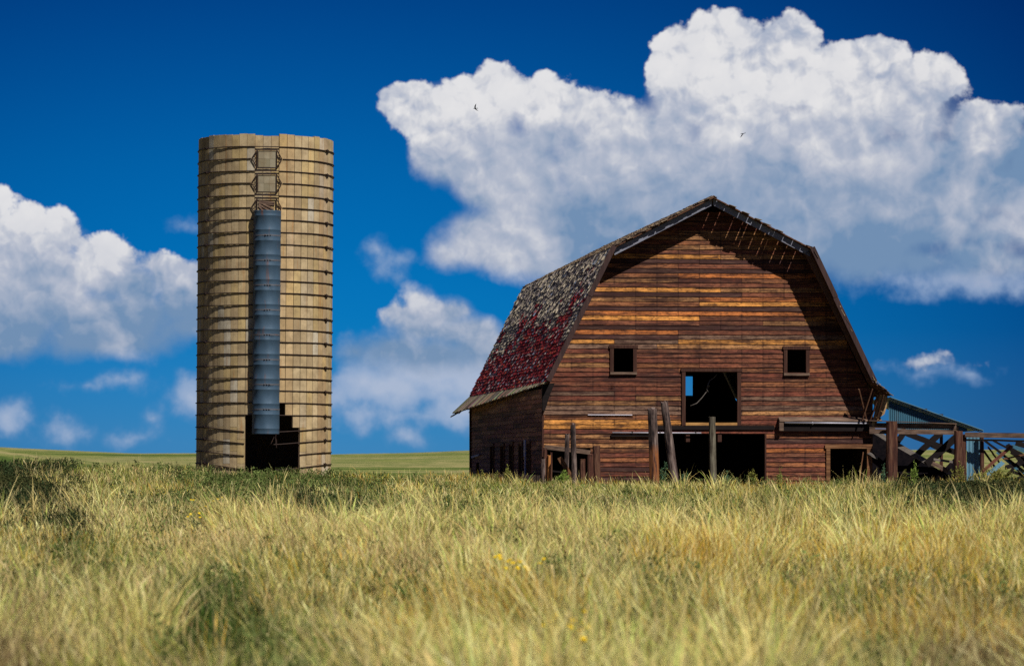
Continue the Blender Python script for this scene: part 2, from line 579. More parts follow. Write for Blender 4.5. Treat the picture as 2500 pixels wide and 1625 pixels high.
def ground_mat():
    m, g, b = new_mat('prairie_ground')
    oc = g.n('ShaderNodeTexCoord').outputs['Object']
    dist = g.v('LENGTH', oc)
    lg = g.m('LOGARITHM', dist, 2.718)
    ox, oy, oz = g.xyz(oc)
    bear = g.m('DIVIDE', ox, dist)
    n, _ = g.noise(g.comb(g.m('MULTIPLY', bear, 5.0), g.m('MULTIPLY', lg, 3.2), 0.0), 1, 4, .55, .3)
    n2, _ = g.noise(g.comb(g.m('MULTIPLY', bear, 40.0), g.m('MULTIPLY', lg, 16.0), 3.0), 1, 5, .65)
    f = g.m('ADD', g.m('MULTIPLY', n, .64), g.m('MULTIPLY', n2, .36))
    fld = g.ramp(f, [(.36, (.05, .095, .025)), (.43, (.09, .14, .035)), (.475, (.30, .30, .11)), (.505, (.085, .14, .038)), (.545, (.40, .34, .17)), (.58, (.12, .17, .05)), (.605, (.36, .33, .14)), (.63, (.08, .13, .04))])
    n3, _ = g.noise(oc, .35, 4, .65)
    fld = g.mix(g.mr(n3, .4, .7, 0, .45), fld, (.07, .09, .03))
    n4, _ = g.noise(oc, 3.0, 5, .6)
    near = g.mix(n4, (.08, .075, .03), (.17, .145, .065))
    g.put(b.inputs['Base Color'], g.mix(g.mr(dist, 112, 135), near, fld))
    b.inputs['Roughness'].default_value = 1
    b.inputs['Specular IOR Level'].default_value = 0
    return m


def build_ground():
    ds = np.concatenate([[.01], np.geomspace(3, 14, 8)[:-1], np.linspace(14, 140, 127), np.geomspace(141, 8500, 110)])
    azs = np.concatenate([np.linspace(-math.pi, -.5, 40)[:-1], np.linspace(-.5, .5, 241), np.linspace(.5, math.pi, 40)[1:]])
    D, A = np.meshgrid(ds, azs, indexing='ij')
    X = D * np.sin(A); Y = D * np.cos(A)
    Z = ground_z(X, Y)
    v = np.stack([X, Y, Z], -1).reshape(-1, 3)
    nr, nc = D.shape
    i = np.arange(nr - 1)[:, None] * nc + np.arange(nc - 1)[None, :]
    q = np.stack([i, i + 1, i + 1 + nc, i + nc], -1).reshape(-1, 4)[:, ::-1]
    o = fast_mesh('ground', v, q, np.zeros((0, 3), int), None, ground_mat())
    o.data.polygons.foreach_set('use_smooth', [True] * len(o.data.polygons))
    return tag(o, kind='structure', label='prairie rolling away in green and straw bands to low hills')


build_ground()


# ------------------------------------------------------------------ silo
def build_silo():
    Rr = 2.145
    SX, SY = -7.94, 102.0
    sz = gz(SX, SY)
    silo = empty('silo', (SX, SY, 0), 'tall roofless concrete stave silo banded with dark hoops, staves missing at its foot', 'silo', (0, R(.45), 0))
    NCOL = 53; DA = 360 / NCOL; A0 = -11.7; ZJ = 2.467; PJ = .381

    def P(a, z, r=Rr):
        a = R(a)
        return Vector((math.sin(a) * r, -math.cos(a) * r, z))

    holes = {0: 1, 1: 1, 2: 1, 3: 1, 4: 2, 5: 1, 6: 0}
    mb = MB(); rn = random.Random(4)
    cols = [(.50, .385, .225), (.45, .35, .21), (.52, .41, .255), (.42, .32, .195), (.51, .385, .195), (.47, .385, .265)]
    for k in range(NCOL):
        a0 = A0 + k * DA; a1 = a0 + DA
        door = k in (1, 2, 3)
        cc = rn.choice(cols)
        top = 24
        j = -7 + (k % 2)
        g = .21
        while j < top:
            j1 = min(j + 2, top)
            if j == -7 + (k % 2) and k % 2:
                j0 = j
            lo = j
            if k in holes:
                if j1 <= holes[k]:
                    j = j1; continue
                lo = max(j, holes[k])
            z0 = ZJ + lo * PJ; z1 = ZJ + j1 * PJ
            if j1 == top:
                z1 += rn.choice((0, .01, .02, .03)) - (.055 if door else 0)
            t = rn.uniform(.80, 1.12); c0 = cols[rn.randrange(6)] if rn.random() < .55 else cc
            c = tuple(q * t for q in c0)
            if rn.random() < .05: c = (.52 * t, .47 * t, .38 * t)
            if 56 < (a0 + 3.4) < 72 or 17 < (a0 + 3.4) < 27: c = tuple(q * .86 + p * .14 for q, p in zip(c, (.50, .22, .05)))   # rust below the lugs and beside the hatches
            r1 = Rr + rn.uniform(-.003, .003) - (.035 if door else 0)
            zz0 = z0 + .004; zz1 = z1 - .004
            if z1 > 11.5:
                mb.hexa([P(a0 + g, zz0, r1), P(a1 - g, zz0, r1), P(a1, zz0, Rr - .07), P(a0, zz0, Rr - .07),
                         P(a0 + g, zz1, r1), P(a1 - g, zz1, r1), P(a1, zz1, Rr - .07), P(a0, zz1, Rr - .07)], c)
            else:
                am = (a0 + a1) / 2
                # outer face bows a little and has eased edges
                for (b0, b1, q0, q1) in ((a0 + g, am, r1 - .001, r1 + .003), (am, a1 - g, r1 + .003, r1 - .001)):
                    mb.hexa([P(b0, zz0, q0), P(b1, zz0, q1), P(b1, zz0, Rr - .05), P(b0, zz0, Rr - .05),
                             P(b0, zz1, q0), P(b1, zz1, q1), P(b1, zz1, Rr - .05), P(b0, zz1, Rr - .05)], c)
            # inner leaf closes the joints
            mb.hexa([P(a0, z0, Rr - .052), P(a1, z0, Rr - .052), P(a1, z0, Rr - .075), P(a0, z0, Rr - .075),
                     P(a0, z1, Rr - .052), P(a1, z1, Rr - .052), P(a1, z1, Rr - .075), P(a0, z1, Rr - .075)], (.13, .085, .065))
            j = j1
    mb.build('stave_wall', M['concrete'], silo)

    # hoops
    for j in range(-5, 24):
        z = ZJ + j * PJ
        at_frame = j in (22, 20, 18)
        segs = [(-180, 180)]
        if at_frame: segs = [(18, 342 - 26)]
        if at_frame: segs = [(18.5, 180), (-180, -8)]
        if j == 0: segs = [(17, 180), (-180, -12)]
        if j == -1: segs = [(9, 180), (-180, -12)]
        if j == -2: segs = [(36, 180), (-180, -12)]
        if j == -3: segs = [(14, 180), (-180, -12)]
        if j < -3: segs = [(36, 180), (-180, -12)]
        mb = MB()
        for s0, s1 in segs:
            n = max(8, int((s1 - s0) / 5))
            pts = []
            for i in range(n + 1):
                a = s0 + (s1 - s0) * i / n
                sag = 0
                if j <= 0:
                    aa = (a + 180) % 360 - 180
                    sag = -(.16 if j > -3 else .2) * math.exp(-((aa - 5) / 42) ** 2)
                sag += .004 * math.sin(a * .11 + j * 2.1)
                pts.append(P(a, z + sag, Rr + .022 + .004 * math.sin(a * .07 + j)))
            mb.tube(pts, .0165, 6, closed=False)
        hoop = mb.build('hoop', M['hoop'], silo)
        if j % 2 == 1 or j in (0,):
            for a in (-54.5, 67):
                lb = MB()
                c = P(a, z, Rr + .045)
                t = Vector((math.cos(R(a)), math.sin(R(a)), 0))
                lb.beam(c - t * .055 , c + t * .055, .05, .05)
                lb.beam(c - t * .12 + Vector((0, 0, .02)), c + t * .12 - Vector((0, 0, .012)), .022, .022)
                lb.beam(c + Vector((0, 0, -.05)), c + Vector((0, 0, .05)), .03, .03)
                lb.build('lug', M['hoop'], hoop)
    # hatches with bowed steel frames
    AC = A0 + 2.5 * DA
    for idx, j in enumerate((22, 20, 18)):
        zc = ZJ + j * PJ - .005
        fr = MB()
        hw = 8.0; hh = .285; r = Rr + .012
        for (a, b_) in (((-hw, hh), (hw, hh)), ((-hw, -hh), (hw, -hh)), ((-hw, -hh), (-hw, hh)), ((hw, -hh), (hw, hh)),
                        ((hw, hh), (12.2, 0)), ((hw, -hh), (12.2, 0)), ((-hw, hh), (-12.6, 0)), ((-hw, -hh), (-12.6, 0))):
            p = [P(AC + a[0] + (b_[0] - a[0]) * t, zc + a[1] + (b_[1] - a[1]) * t, r + (.03 if abs(a[0] + (b_[0] - a[0]) * t) > 9 else 0)) for t in (0, .33, .66, 1)]
            fr.tube(p, .017, 6)
        # ladder rungs of the frame sides
        for t in (.25, .5, .75):
            for s in (-1, 1):
                fr.tube([P(AC + s * hw, zc + hh * (1 - 2 * t) * .8, r), P(AC + s * (12 - 6 * abs(t - .5)), zc + hh * (1 - 2 * t) * .8, r + .02)], .009, 5)
        frame = fr.build('hatch_frame', M['hoop'], silo)
        d = MB()
        if idx < 2:
            for q, (x0, x1) in enumerate(((-7.2, -2.5), (-2.4, 2.4), (2.5, 7.2))):
                for (z0, z1) in ((-.255, -.003), (.003, .255)):
                    c = random.choice([(.27, .245, .185), (.23, .21, .15), (.31, .28, .21)])
                    d.hexa([P(AC + x0, zc + z0, Rr - .012), P(AC + x1, zc + z0, Rr - .012), P(AC + x1, zc + z0, Rr - .05), P(AC + x0, zc + z0, Rr - .05),
                            P(AC + x0, zc + z1, Rr - .012), P(AC + x1, zc + z1, Rr - .012), P(AC + x1, zc + z1, Rr - .05), P(AC + x0, zc + z1, Rr - .05)], c)
            d.build('hatch_door', M['concrete'], silo)
        else:
            for (x0, y0, x1, y1) in ((-6.5, .2, 6.8, .16), (-6.8, .15, 6.6, .10), (-6.5, .1, 4, -.12), (-3, .12, 6, -.05), (-6.5, .05, 0, -.2)):
                d.beam(P(AC + x0, zc + y0, Rr - .01), P(AC + x1, zc + y1, Rr - .005), .025, .045)
            tag(d.build('hatch_door', M['plank'], silo), 'broken hatch door of splintered boards above the chute')
    # galvanised chute
    CR = .425
    axis = P(AC + .6, 0, Rr + .07)
    nrm = Vector((math.sin(R(AC + .6)), -math.cos(R(AC + .6)), 0)); tan = Vector((math.cos(R(AC + .6)), math.sin(R(AC + .6)), 0))
    zt, zb = 9.21, 2.25
    lv = []
    n = 9; sp = (zt - zb) / n
    for i in range(n):
        z0 = zb + i * sp
        lv += [(z0, 0), (z0 + .02, .003), (z0 + .045, 0), (z0 + .16, 0), (z0 + .172, .007), (z0 + .184, 0), (z0 + sp * .5, -.003),
               (z0 + sp - .17, 0), (z0 + sp - .158, .007), (z0 + sp - .146, 0), (z0 + sp - .03, .002)]
    lv.append((zt, .010))
    na = 40
    ch = MB(); vs = []; fs = []
    for (z, dr) in lv:
        for i in range(na + 1):
            th = R(-104 + 208 * i / na)
            zz = z
            rr = CR + dr
            de = math.exp(-(((z - 3.55) / .22) ** 2 + ((i - 22) / 3.2) ** 2)) * .035 + math.exp(-(((z - 5.1) / .18) ** 2 + ((i - 25) / 2.2) ** 2)) * .03 + math.exp(-(((z - 8.2) / .15) ** 2 + ((i - 17) / 2.0) ** 2)) * .025 + math.exp(-(((z - 6.7) / .10) ** 2 + ((i - 23) / 1.6) ** 2)) * .025
            rr -= de
            rr += .004 * math.sin(z * 5 + i * .7)
            vs.append(axis + nrm * math.cos(th) * rr + tan * math.sin(th) * rr + Vector((0, 0, zz)))
    for (z, dr) in lv:
        for i in range(na + 1):
            th = R(-104 + 208 * i / na)
            rr = CR + dr - .02
            vs.append(axis + nrm * math.cos(th) * rr + tan * math.sin(th) * rr + Vector((0, 0, z)))
    L = len(lv); off = L * (na + 1)
    for a in range(L - 1):
        for i in range(na):
            p = a * (na + 1) + i
            fs.append((p, p + 1, p + na + 2, p + na + 1)); fs.append((off + p, off + p + na + 1, off + p + na + 2, off + p + 1))
    for i in range(na):
        fs.append((i, off + i, off + i + 1, i + 1)); p = (L - 1) * (na + 1) + i
        fs.append((p, p + 1, off + p + 1, off + p))
    ch.add(vs, fs)
    chute = ch.build('chute', M['galv'], silo, smooth=True)
    for i in range(1, n):
        z = zb + i * sp
        bd = MB()
        pts = [axis + nrm * math.cos(R(t)) * (CR + .008) + tan * math.sin(R(t)) * (CR + .008) + Vector((0, 0, z)) for t in range(-100, 101, 10)]
        for a, b_ in zip(pts[:-1], pts[1:]):
            bd.hexa([a + Vector((0, 0, -.022)), b_ + Vector((0, 0, -.022)), b_ * 1.0 - nrm * .01 + Vector((0, 0, -.022)), a - nrm * .01 + Vector((0, 0, -.022)),
                     a + Vector((0, 0, .022)), b_ + Vector((0, 0, .022)), b_ - nrm * .01 + Vector((0, 0, .022)), a - nrm * .01 + Vector((0, 0, .022))])
        for t in (-8, 2, 12):
            c = axis + nrm * math.cos(R(t)) * (CR + .02) + tan * math.sin(R(t)) * (CR + .02) + Vector((0, 0, z + .01))
            bd.beam(c - tan * .02, c + tan * .02, .02, .03)
        bd.build('band', M['band'], chute)
    s = MB()
    c = axis + nrm * .3 + tan * .32
    s.tube([c + Vector((0, 0, zb + .02)), c + Vector((-.02, 0, zb - .12)), c + Vector((.015, 0, zb - .2)), c + Vector((.01, 0, zb - .42))], .012, 5)
    s.beam(c + Vector((-.06, 0, zb - .08)), c + Vector((-.16, 0, zb - .3)), .03, .02)
    s.beam(c + Vector((-.01, -.02, zb - .12)), c + Vector((.0, -.02, zb - .34)), .05, .02)
    s.build('strap', M['hoop'], chute)
    # loose vertical rod at the ragged opening, fallen staves inside
    rod = MB()
    rod.tube([P(35.6, 2.42, Rr + .02), P(35.3, 1.6, Rr + .03), P(35.9, .5, Rr + .02)], .011, 5)
    rod.build('loose_rod', M['hoop'], silo)
    return silo


M['band'] = metal_mat('rusted_band', (.12, .13, .16), rust=(.20, .09, .05), rust_amt=.7, metallic=.3, rough=.6, sc=(5, 5, 8))
build_silo()


# ------------------------------------------------------------------ barn
TH = 6.4
BX, BY = 5.975, 97.44
LEN = 22.4
BZ = .40                                     # ground level at the barn
# local axes: x along the front to the right, y into the depth, z up
PEAK, BRK, LOW, FLR, FLL = (0.03, 9.40), (3.03, 7.87), (5.0, 3.80), (5.50, 3.42), (5.62, 3.16)
BTOK = {'g': (.50, .215, .050), 'o': (.42, .135, .036), 't': (.30, .145, .058), 'b': (.155, .050, .027), 'r': (.135, .036, .022),
        'k': (.042, .016, .016), 'y': (.165, .098, .07), 'n': (.23, .085, .036)}
ROWS = ('nt bt bn tt bb gt kk nb kk no tn bb gt kb to ng kk oo gg bb kk ob ky gg yt rr tb rb nb bn rr rr bn rb rr ry yb yy yt nr gr gb rr'
        ' tn rk tr ko rb nr rn kr rb kb rr').split()
ZROW, PROW = 8.43 + .1437 * 4, .1437


def gable_x(z, s):
    """half width of the wall under the roof at height z"""
    e = .13
    if z > BRK[1] - e:
        t = (PEAK[1] - e - z) / (PEAK[1] - BRK[1])
        return max(0, t * BRK[0])
    if z > LOW[1] - e:
        t = (BRK[1] - e - z) / (BRK[1] - LOW[1])
        return BRK[0] + t * (LOW[0] - BRK[0]) - .03
    return 5.06


def cut(a, b, z0, z1, holes):
    seg = [(a, b)]
    for (h0, h1, q0, q1) in holes:
        if q0 < (z0 + z1) / 2 < q1:
            out = []
            for (s, e) in seg:
                if h1 <= s or h0 >= e: out.append((s, e)); continue
                if h0 > s: out.append((s, h0))
                if h1 < e: out.append((h1, e))
            seg = out
    return [x for x in seg if x[1] - x[0] > .03]


def siding(front, holes, name, mat, parent, wpos, sign, plain=None, left=-5.06, right=5.06, zbot=.3, seed=1):
    """lap siding of a gable wall; sign=-1 faces -y, +1 faces +y"""
    rn = random.Random(seed)
    mb = MB()
    k = 0
    z1 = ZROW
    while z1 > zbot:
        z0 = z1 - PROW
        zm = (z0 + z1) / 2
        hw = gable_x(z1, 1); hw0 = gable_x(z0, 1)
        ri = k - 4
        tok = ROWS[min(ri, len(ROWS) - 1)] if ri >= 0 else 'bb'
        if hw0 > .06:
            xr = -.92 + .655 * rn.choice((-2, -1, 0, 0, 1, 2, 3))
            for (s, e) in cut(-hw0, hw0, z0, z1, holes):
                # joints fall on the studs
                cuts = [s]
                x = s + rn.uniform(1.5, 4.6)
                while x < e - .5:
                    xs = -.92 + .655 * round((x + .92) / .655)
                    if xs - cuts[-1] > .5 and e - xs > .3: cuts.append(xs)
                    x = xs + rn.choice((2, 3, 4, 5, 6)) * .655
                if s < xr < e and rn.random() < .7: cuts.append(xr)
                cuts = sorted(set(round(c, 3) for c in cuts)) + [e]
                for a, b_ in zip(cuts[:-1], cuts[1:]):
                    if b_ - a < .02: continue
                    am = (a + b_) / 2
                    c = BTOK[tok[0] if am < xr else tok[1]]; c = tuple(q * 1.3 for q in c)
                    if rn.random() < .10: c = BTOK[rn.choice('tbrnyb')]
                    j = rn.uniform(.82, 1.18)
                    c = tuple(q * j for q in c)
                    if plain: c = tuple(q * j for q in plain)
                    t = rn.uniform(0, .008); dz = rn.uniform(-.006, .006); dz2 = dz + rn.uniform(-.008, .008); g2 = .004 + max(0, rn.uniform(-.03, .022))
                    gp = .004
                    aa = a + gp; bb = b_ - gp
                    # top corners follow the roof line at the ends
                    at = max(aa, -hw - .02); bt = min(bb, hw + .02)
                    at = min(at, bb - .005); bt = max(bt, aa + .005)
                    if at >= bt: at, bt = am - .004, am + .004
                    y_b = wpos + sign * (.031 + t); y_t = wpos + sign * .014; y_i = wpos
                    p = [(aa, y_b, z0 + dz), (bb, y_b, z0 + dz2), (bb, y_i, z0 + dz2), (aa, y_i, z0 + dz),
                         (at, y_t, z1 - g2), (bt, y_t, z1 - g2), (bt, y_i, z1 - g2), (at, y_i, z1 - g2)]
                    mb.hexa(p, c)
                # backing leaf
                at = max(s, -hw); bt = min(e, hw)
                if at < bt:
                    y0 = wpos - sign * .002; y1 = wpos - sign * .05
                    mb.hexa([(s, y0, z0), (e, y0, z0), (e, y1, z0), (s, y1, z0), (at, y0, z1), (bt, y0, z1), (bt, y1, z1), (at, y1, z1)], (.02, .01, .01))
        z1 = z0; k += 1
    return mb.build(name, mat, parent)


def side_siding(xpos, sign, holes, parent, seed, y0w=.03, y1w=LEN - .03, ztop=3.62, zbot=.3):
    rn = random.Random(seed); mb = MB()
    z1 = ztop
    while z1 > zbot:
        z0 = z1 - PROW
        for (s, e) in cut(y0w, y1w, z0, z1, holes):
            if z0 < .75 and s < 6 and sign < 0: s = max(s, 1.2)
            cuts = [s]; x = s + rn.uniform(1.5, 4)
            while x < e - .5:
                cuts.append(x); x += rn.uniform(1.5, 4.2)
            cuts.append(e)
            for a, b_ in zip(cuts[:-1], cuts[1:]):
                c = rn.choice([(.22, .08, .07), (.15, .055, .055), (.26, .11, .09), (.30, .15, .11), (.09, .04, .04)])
                if z1 > 2.95: c = tuple(q * 1.4 + p for q, p in zip(c, (.09, .05, .02)))  # top courses coloured lighter and tan, for light reflected under the eave
                t = rn.uniform(0, .006)
                xb = xpos + sign * (.034 + t); xt = xpos + sign * .012
                a += .004; b_ -= .004
                mb.hexa([(xb, a, z0), (xb, b_, z0), (xpos, b_, z0), (xpos, a, z0), (xt, a, z1 - .008), (xt, b_, z1 - .008), (xpos, b_, z1 - .008), (xpos, a, z1 - .008)], c)
            xi = xpos - sign * .002; xo = xpos - sign * .05
            mb.hexa([(xi, s, z0), (xi, e, z0), (xo, e, z0), (xo, s, z0), (xi, s, z1), (xi, e, z1), (xo, e, z1), (xo, s, z1)], (.02, .012, .01))
        z1 = z0
    return mb.build('side_wall', M['siding_side'], parent)


def frame(parent, x0, x1, z0, z1, tw, y=-.075, name='window_frame', sill=True, drop=0.0, head=.1):
    """casing round an opening (inner edges given); casing boards butt end to end"""
    f = MB()
    f.box(x0 - tw, x0, y, y + .10, z0 - drop, z1, (.15, .055, .03))
    f.box(x1, x1 + tw, y + .003, y + .10, z0 - drop, z1, (.15, .055, .03))
    f.box(x0 - tw - .03, x1 + tw + .03, y - .012, y + .10, z1, z1 + head, (.22, .12, .07))
    o = f.build(name, M['trim_v'], parent)
    if sill:
        s = MB(); s.box(x0 - tw, x1 + tw, y - .03, y + .09, z0 - .075, z0 - .002, (.3, .2, .1)); s.build('sill', M['plank'], o)
    return o


def shingle_slope(mb, p0, p1, w0, w1, e, colfn, q1=None, rn=None, rake=.10, curl=.012, wr=(.075, .19), exj=.028):
    """courses of shingles from the top edge p0=(x,z) to the bottom edge p1; q1 = bottom edge at the far end"""
    q1 = q1 or p1
    L = math.hypot(p1[0] - p0[0], p1[1] - p0[1])
    n = max(1, int(round(L / e)))
    for r in range(n):
        s0 = r / n; s1 = (r + 1) / n
        w = w0 - rn.uniform(0, rake)
        while w < w1:
            wd = rn.uniform(*wr)
            f = (w - w0) / (w1 - w0); f = min(1, max(0, f))
            b = (p1[0] + (q1[0] - p1[0]) * f, p1[1] + (q1[1] - p1[1]) * f)
            dx, dz = b[0] - p0[0], b[1] - p0[1]
            l = math.hypot(dx, dz); tx, tz = dx / l, dz / l
            nx, nz = (-tz, tx) if tx < 0 else (tz, -tx)
            if nz < 0: nx, nz = -nx, -nz
            wa = w; wb = min(w + wd - .006, w1 + .04)
            w += wd
            c = colfn((s0 + s1) / 2, (wa + wb) / 2)
            if c is None: continue
            lift = .026 + rn.random() ** 2.5 * .06; ex = rn.uniform(-exj, exj)
            sa = s0 * l - .05; sb = s1 * l + .02 + ex
            sk = rn.uniform(-.012, .012); lift = .020 + rn.random() ** 2.5 * .03; tw = rn.random() ** 1.6 * curl
            P = lambda s, ww, h: (p0[0] + tx * s + nx * h, ww, p0[1] + tz * s + nz * h)
            th = .018
            mb.hexa([P(sa, wa, .006), P(sb, wa + sk, lift), P(sb + rn.uniform(-.02, .02), wb + sk, lift + tw), P(sa, wb, .006 + tw * .6),
                     P(sa, wa, .006 + th * .4), P(sb, wa + sk, lift + th), P(sb, wb + sk, lift + tw + th), P(sa, wb, .006 + tw * .6 + th * .4)], c)


def build_barn():
    barn = empty('barn', (BX, BY, 0), 'big weathered gambrel-roofed wooden barn of brown and gold boards with a patchy red shingle roof', 'barn', (0, 0, R(TH)))
    rn = random.Random(21)
    HAY = (-.70, .90, 2.60, 4.14)
    WL = (-2.91, -2.31, 4.12, 4.84)
    WR = (2.45, 3.03, 4.10, 4.82)
    BIG = (-1.72, 1.75, .2, 2.23)
    SMALL = (3.78, 4.90, .2, 1.80)
    LOWH = (-5.2, -3.62, .2, 1.78)
    EDGE = (4.90, 5.2, .2, 1.80)
    fw = siding(True, [HAY, WL, WR, BIG, SMALL, LOWH, EDGE], 'front_wall', M['siding'], barn, 0, -1, seed=5)
    FAR = (2.72, 3.33, 3.77, 4.54)
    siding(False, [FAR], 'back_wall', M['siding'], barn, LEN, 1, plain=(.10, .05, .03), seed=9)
    hl = [(3.6, 4.1, 1.0, 1.95), (5.6, 6.5, 1.0, 1.95), (8.4, 9.3, 1.0, 1.95), (11.1, 12.0, .95, 1.9), (14.4, 15.3, .95, 1.9), (19.6, 20.6, .3, 1.25)]
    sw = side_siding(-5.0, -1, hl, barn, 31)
    for (a, b_, c, d) in hl[:5]:
        f = MB()
        for (s, e, z0, z1) in ((a - .1, a, c, d), (b_, b_ + .1, c, d), (a - .14, b_ + .14, d, d + .1)):
            f.box(-5.075, -4.98, s, e, z0, z1, (.1, .05, .04))
        f.build('window_frame', M['sheath'], sw)
    side_siding(5.0, 1, [], barn, 37)
    # corner boards and the dark boards behind the missing foot of the wall
    cb = MB()
    cb.box(-5.10, -5.042, -.03, .06, .5, 3.7); cb.build('corner_board', M['trim_v'], barn)
    cb = MB()
    cb.box(5.065, 5.12, -.02, .08, 1.9, 3.6); cb.build('corner_board', M['trim_v'], barn)
    cb = MB()
    cb.box(-5.10, -5.042, LEN - .06, LEN + .03, .3, 3.6); cb.build('corner_board', M['trim_v'], barn)
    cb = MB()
    tri = [(-5.10, 3.74), (-4.72, 3.78), (-4.86, 3.45), (-5.03, 2.92), (-5.10, 2.95)]  # dark triangle put in for the shadow wedge under the eave corner
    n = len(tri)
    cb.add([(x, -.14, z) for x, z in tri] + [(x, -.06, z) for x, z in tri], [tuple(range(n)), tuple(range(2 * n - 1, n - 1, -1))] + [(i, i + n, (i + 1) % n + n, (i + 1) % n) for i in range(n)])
    cb.build('eave_shade_wedge', M['plank_dark'], barn)
    # window and door casings
    frame(barn, -2.91, -2.31, 4.12, 4.84, .11)
    frame(barn, 2.45, 3.03, 4.10, 4.82, .11)
    hf = frame(barn, -.70, .90, 2.60, 4.14, .115, name='hay_door_frame', sill=False, drop=.13, head=.09)
    s = MB(); s.box(-.695, .895, -.07, .05, 2.50, 2.585, (.4, .25, .1)); s.build('sill', M['orange_h'], hf)
    sf = MB()
    sf.box(3.62, 5.10, -.085, -.055, 1.80, 1.93); sf.box(3.66, 3.78, -.08, -.05, .3, 1.797); sf.box(4.93, 5.09, -.08, .05, .2, 1.797)
    sf.build('side_door_frame', M['plank_warm'], barn)
    lg = MB(); lg.box(-1.62, 2.05, -.075, -.046, 2.37, 2.50); lg.build('ledger_board', M['plank_dark'], barn)
    bd = MB(); bd.box(1.752, 1.80, -.07, .02, .3, 2.225); bd.build('door_jamb', M['trim_v'], barn)
    # rail over the big door
    r = MB(); r.tube([(-2.96, -.13, 2.275), (-.23, -.13, 2.268)], .021, 8)
    rail = r.build('door_rail', M['pipe'], barn, smooth=True)
    r = MB(); r.box(-2.99, -1.62, -.10, -.05, 2.16, 2.245); r.build('rail_board', M['plank_dark'], rail)
    for x in (-2.35, -.4, -1.5):
        r = MB(); r.box(x - .02, x + .02, -.15, -.05, 2.26, 2.32); r.build('bracket', M['hoop'], rail)
    r = MB(); r.tube([(-3.7, -.06, 2.815), (-2.34, -.06, 2.812)], .014, 6); r.build('thin_strip', M['pipe'], barn)
    r = MB(); r.box(-5.0, -2.3, -.056, -.045, 2.785, 2.80); r.build('dark_strip', M['plank_dark'], barn)
    # boxed track over the side door
    r = MB()
    r.hexa([(2.17, -.26, 2.62), (5.35, -.26, 2.62), (5.35, -.045, 2.70), (2.17, -.045, 2.70), (2.17, -.26, 2.66), (5.35, -.26, 2.66), (5.35, -.045, 2.76), (2.17, -.045, 2.76)])
    r.box(2.17, 2.30, -.24, -.047, 2.34, 2.615)
    tr = r.build('track_cover', M['plank'], barn)
    r = MB(); r.box(2.31, 5.12, -.16, -.05, 2.33, 2.60); r.build('track_board', M['plank_dark'], tr)
    r = MB(); r.tube([(2.33, -.22, 2.585), (5.08, -.22, 2.565)], .030, 8); r.tube([(3.2, -.235, 2.52), (3.2, -.235, 2.64)], .02, 6)
    r.build('track_rail', M['pipe'], tr, smooth=True)
    # loft floor, back room partition and posts inside
    fl = MB(); fl.box(-4.93, 4.93, .06, LEN - .06, 2.38, 2.44, (.06, .03, .02)); fl.build('loft_floor', M['sheath'], barn)
    for x in (-.62, .36):
        j = MB(); j.box(x - .06, x + .06, -.03, .30, 2.0, 2.22); j.build('joist_end', M['trim_v'], barn)
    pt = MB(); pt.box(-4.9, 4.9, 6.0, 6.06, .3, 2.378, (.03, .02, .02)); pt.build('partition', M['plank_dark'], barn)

    # ---- roof
    W0 = -.80; W1 = LEN + .45
    sh = MB(); sheath = MB()

    def slab(mb, p, q, w0, w1, t=.03, q_far=None):
        qf = q_far or q
        dx, dz = q[0] - p[0], q[1] - p[1]; l = math.hypot(dx, dz)
        nx, nz = dz / l * (1 if dx < 0 else -1), abs(dx) / l
        if dx < 0: nx = dz / l
        else: nx = -dz / l
        nz = abs(dx / l)
        mb.hexa([(p[0], w0, p[1]), (q[0], w0, q[1]), (qf[0], w1, qf[1]), (p[0], w1, p[1]),
                 (p[0] - nx * t, w0, p[1] - nz * t), (q[0] - nx * t, w0, q[1] - nz * t), (qf[0] - nx * t, w1, qf[1] - nz * t), (p[0] - nx * t, w1, p[1] - nz * t)])
    for s in (-1, 1):
        br = (s * BRK[0] + .03, BRK[1]); lo = (s * LOW[0], LOW[1]); pk = (PEAK[0], PEAK[1])
        # sheathing boards of the front overhang: individually ragged, with open joints on the right slope
        for (a, b_, nb, up) in ((pk, br, 22, True), (br, lo, 30, False)):
            for i in range(nb):
                t0 = i / nb; t1 = (i + 1) / nb
                gap = .0
                if up and s > 0 and i in (1, 3, 6, 8, 9, 11, 13, 14, 16, 18, 20): gap = .0085
                if up and s < 0 and i in (4, 9, 14, 17, 20): gap = .007
                if not up and s > 0 and i in (6,): gap = .004
                P = lambda t: (a[0] + (b_[0] - a[0]) * t, a[1] + (b_[1] - a[1]) * t)
                e = rn.uniform(-.05, .03)
                if gap:
                    gap *= 1.5
                    # dashes: short bridges across the open joint
                    slab(sheath, P(t0 + gap / 2), P(t1), W0 + e, 0.02)
                    w = W0 + rn.uniform(0, .2)
                    while w < 0:
                        slab(sheath, P(t0), P(t0 + gap / 2), w, w + .05); w += rn.uniform(.16, .5)
                else:
                    slab(sheath, P(t0), P(t1), W0 + e, 0.02)
            slab(sheath, a, b_, 0.02, W1)
    # flares (kicked eaves); the left one has broken back towards the front
    slab(sheath, (-LOW[0] + .02, LOW[1] + .02), (-5.02, 3.77), W0 + .1, W1, q_far=(-FLL[0], FLL[1]))
    slab(sheath, (LOW[0] - .02, LOW[1] + .02), (FLR[0], FLR[1]), W0, W1)

    def redness(s, w):
        v = float(fbm(np.array([w * .42 + 3]), np.array([s * 5.0]), 5, 4)[0])
        v2 = float(fbm(np.array([w * 1.1]), np.array([s * 30.0]), 8, 2)[0])
        base = 1.6 * (s - .47) + 2.1 * (v - .5) + 1.1 * (v2 - .5)
        if w < 2.2: base -= .12 * (2.2 - w)
        return base

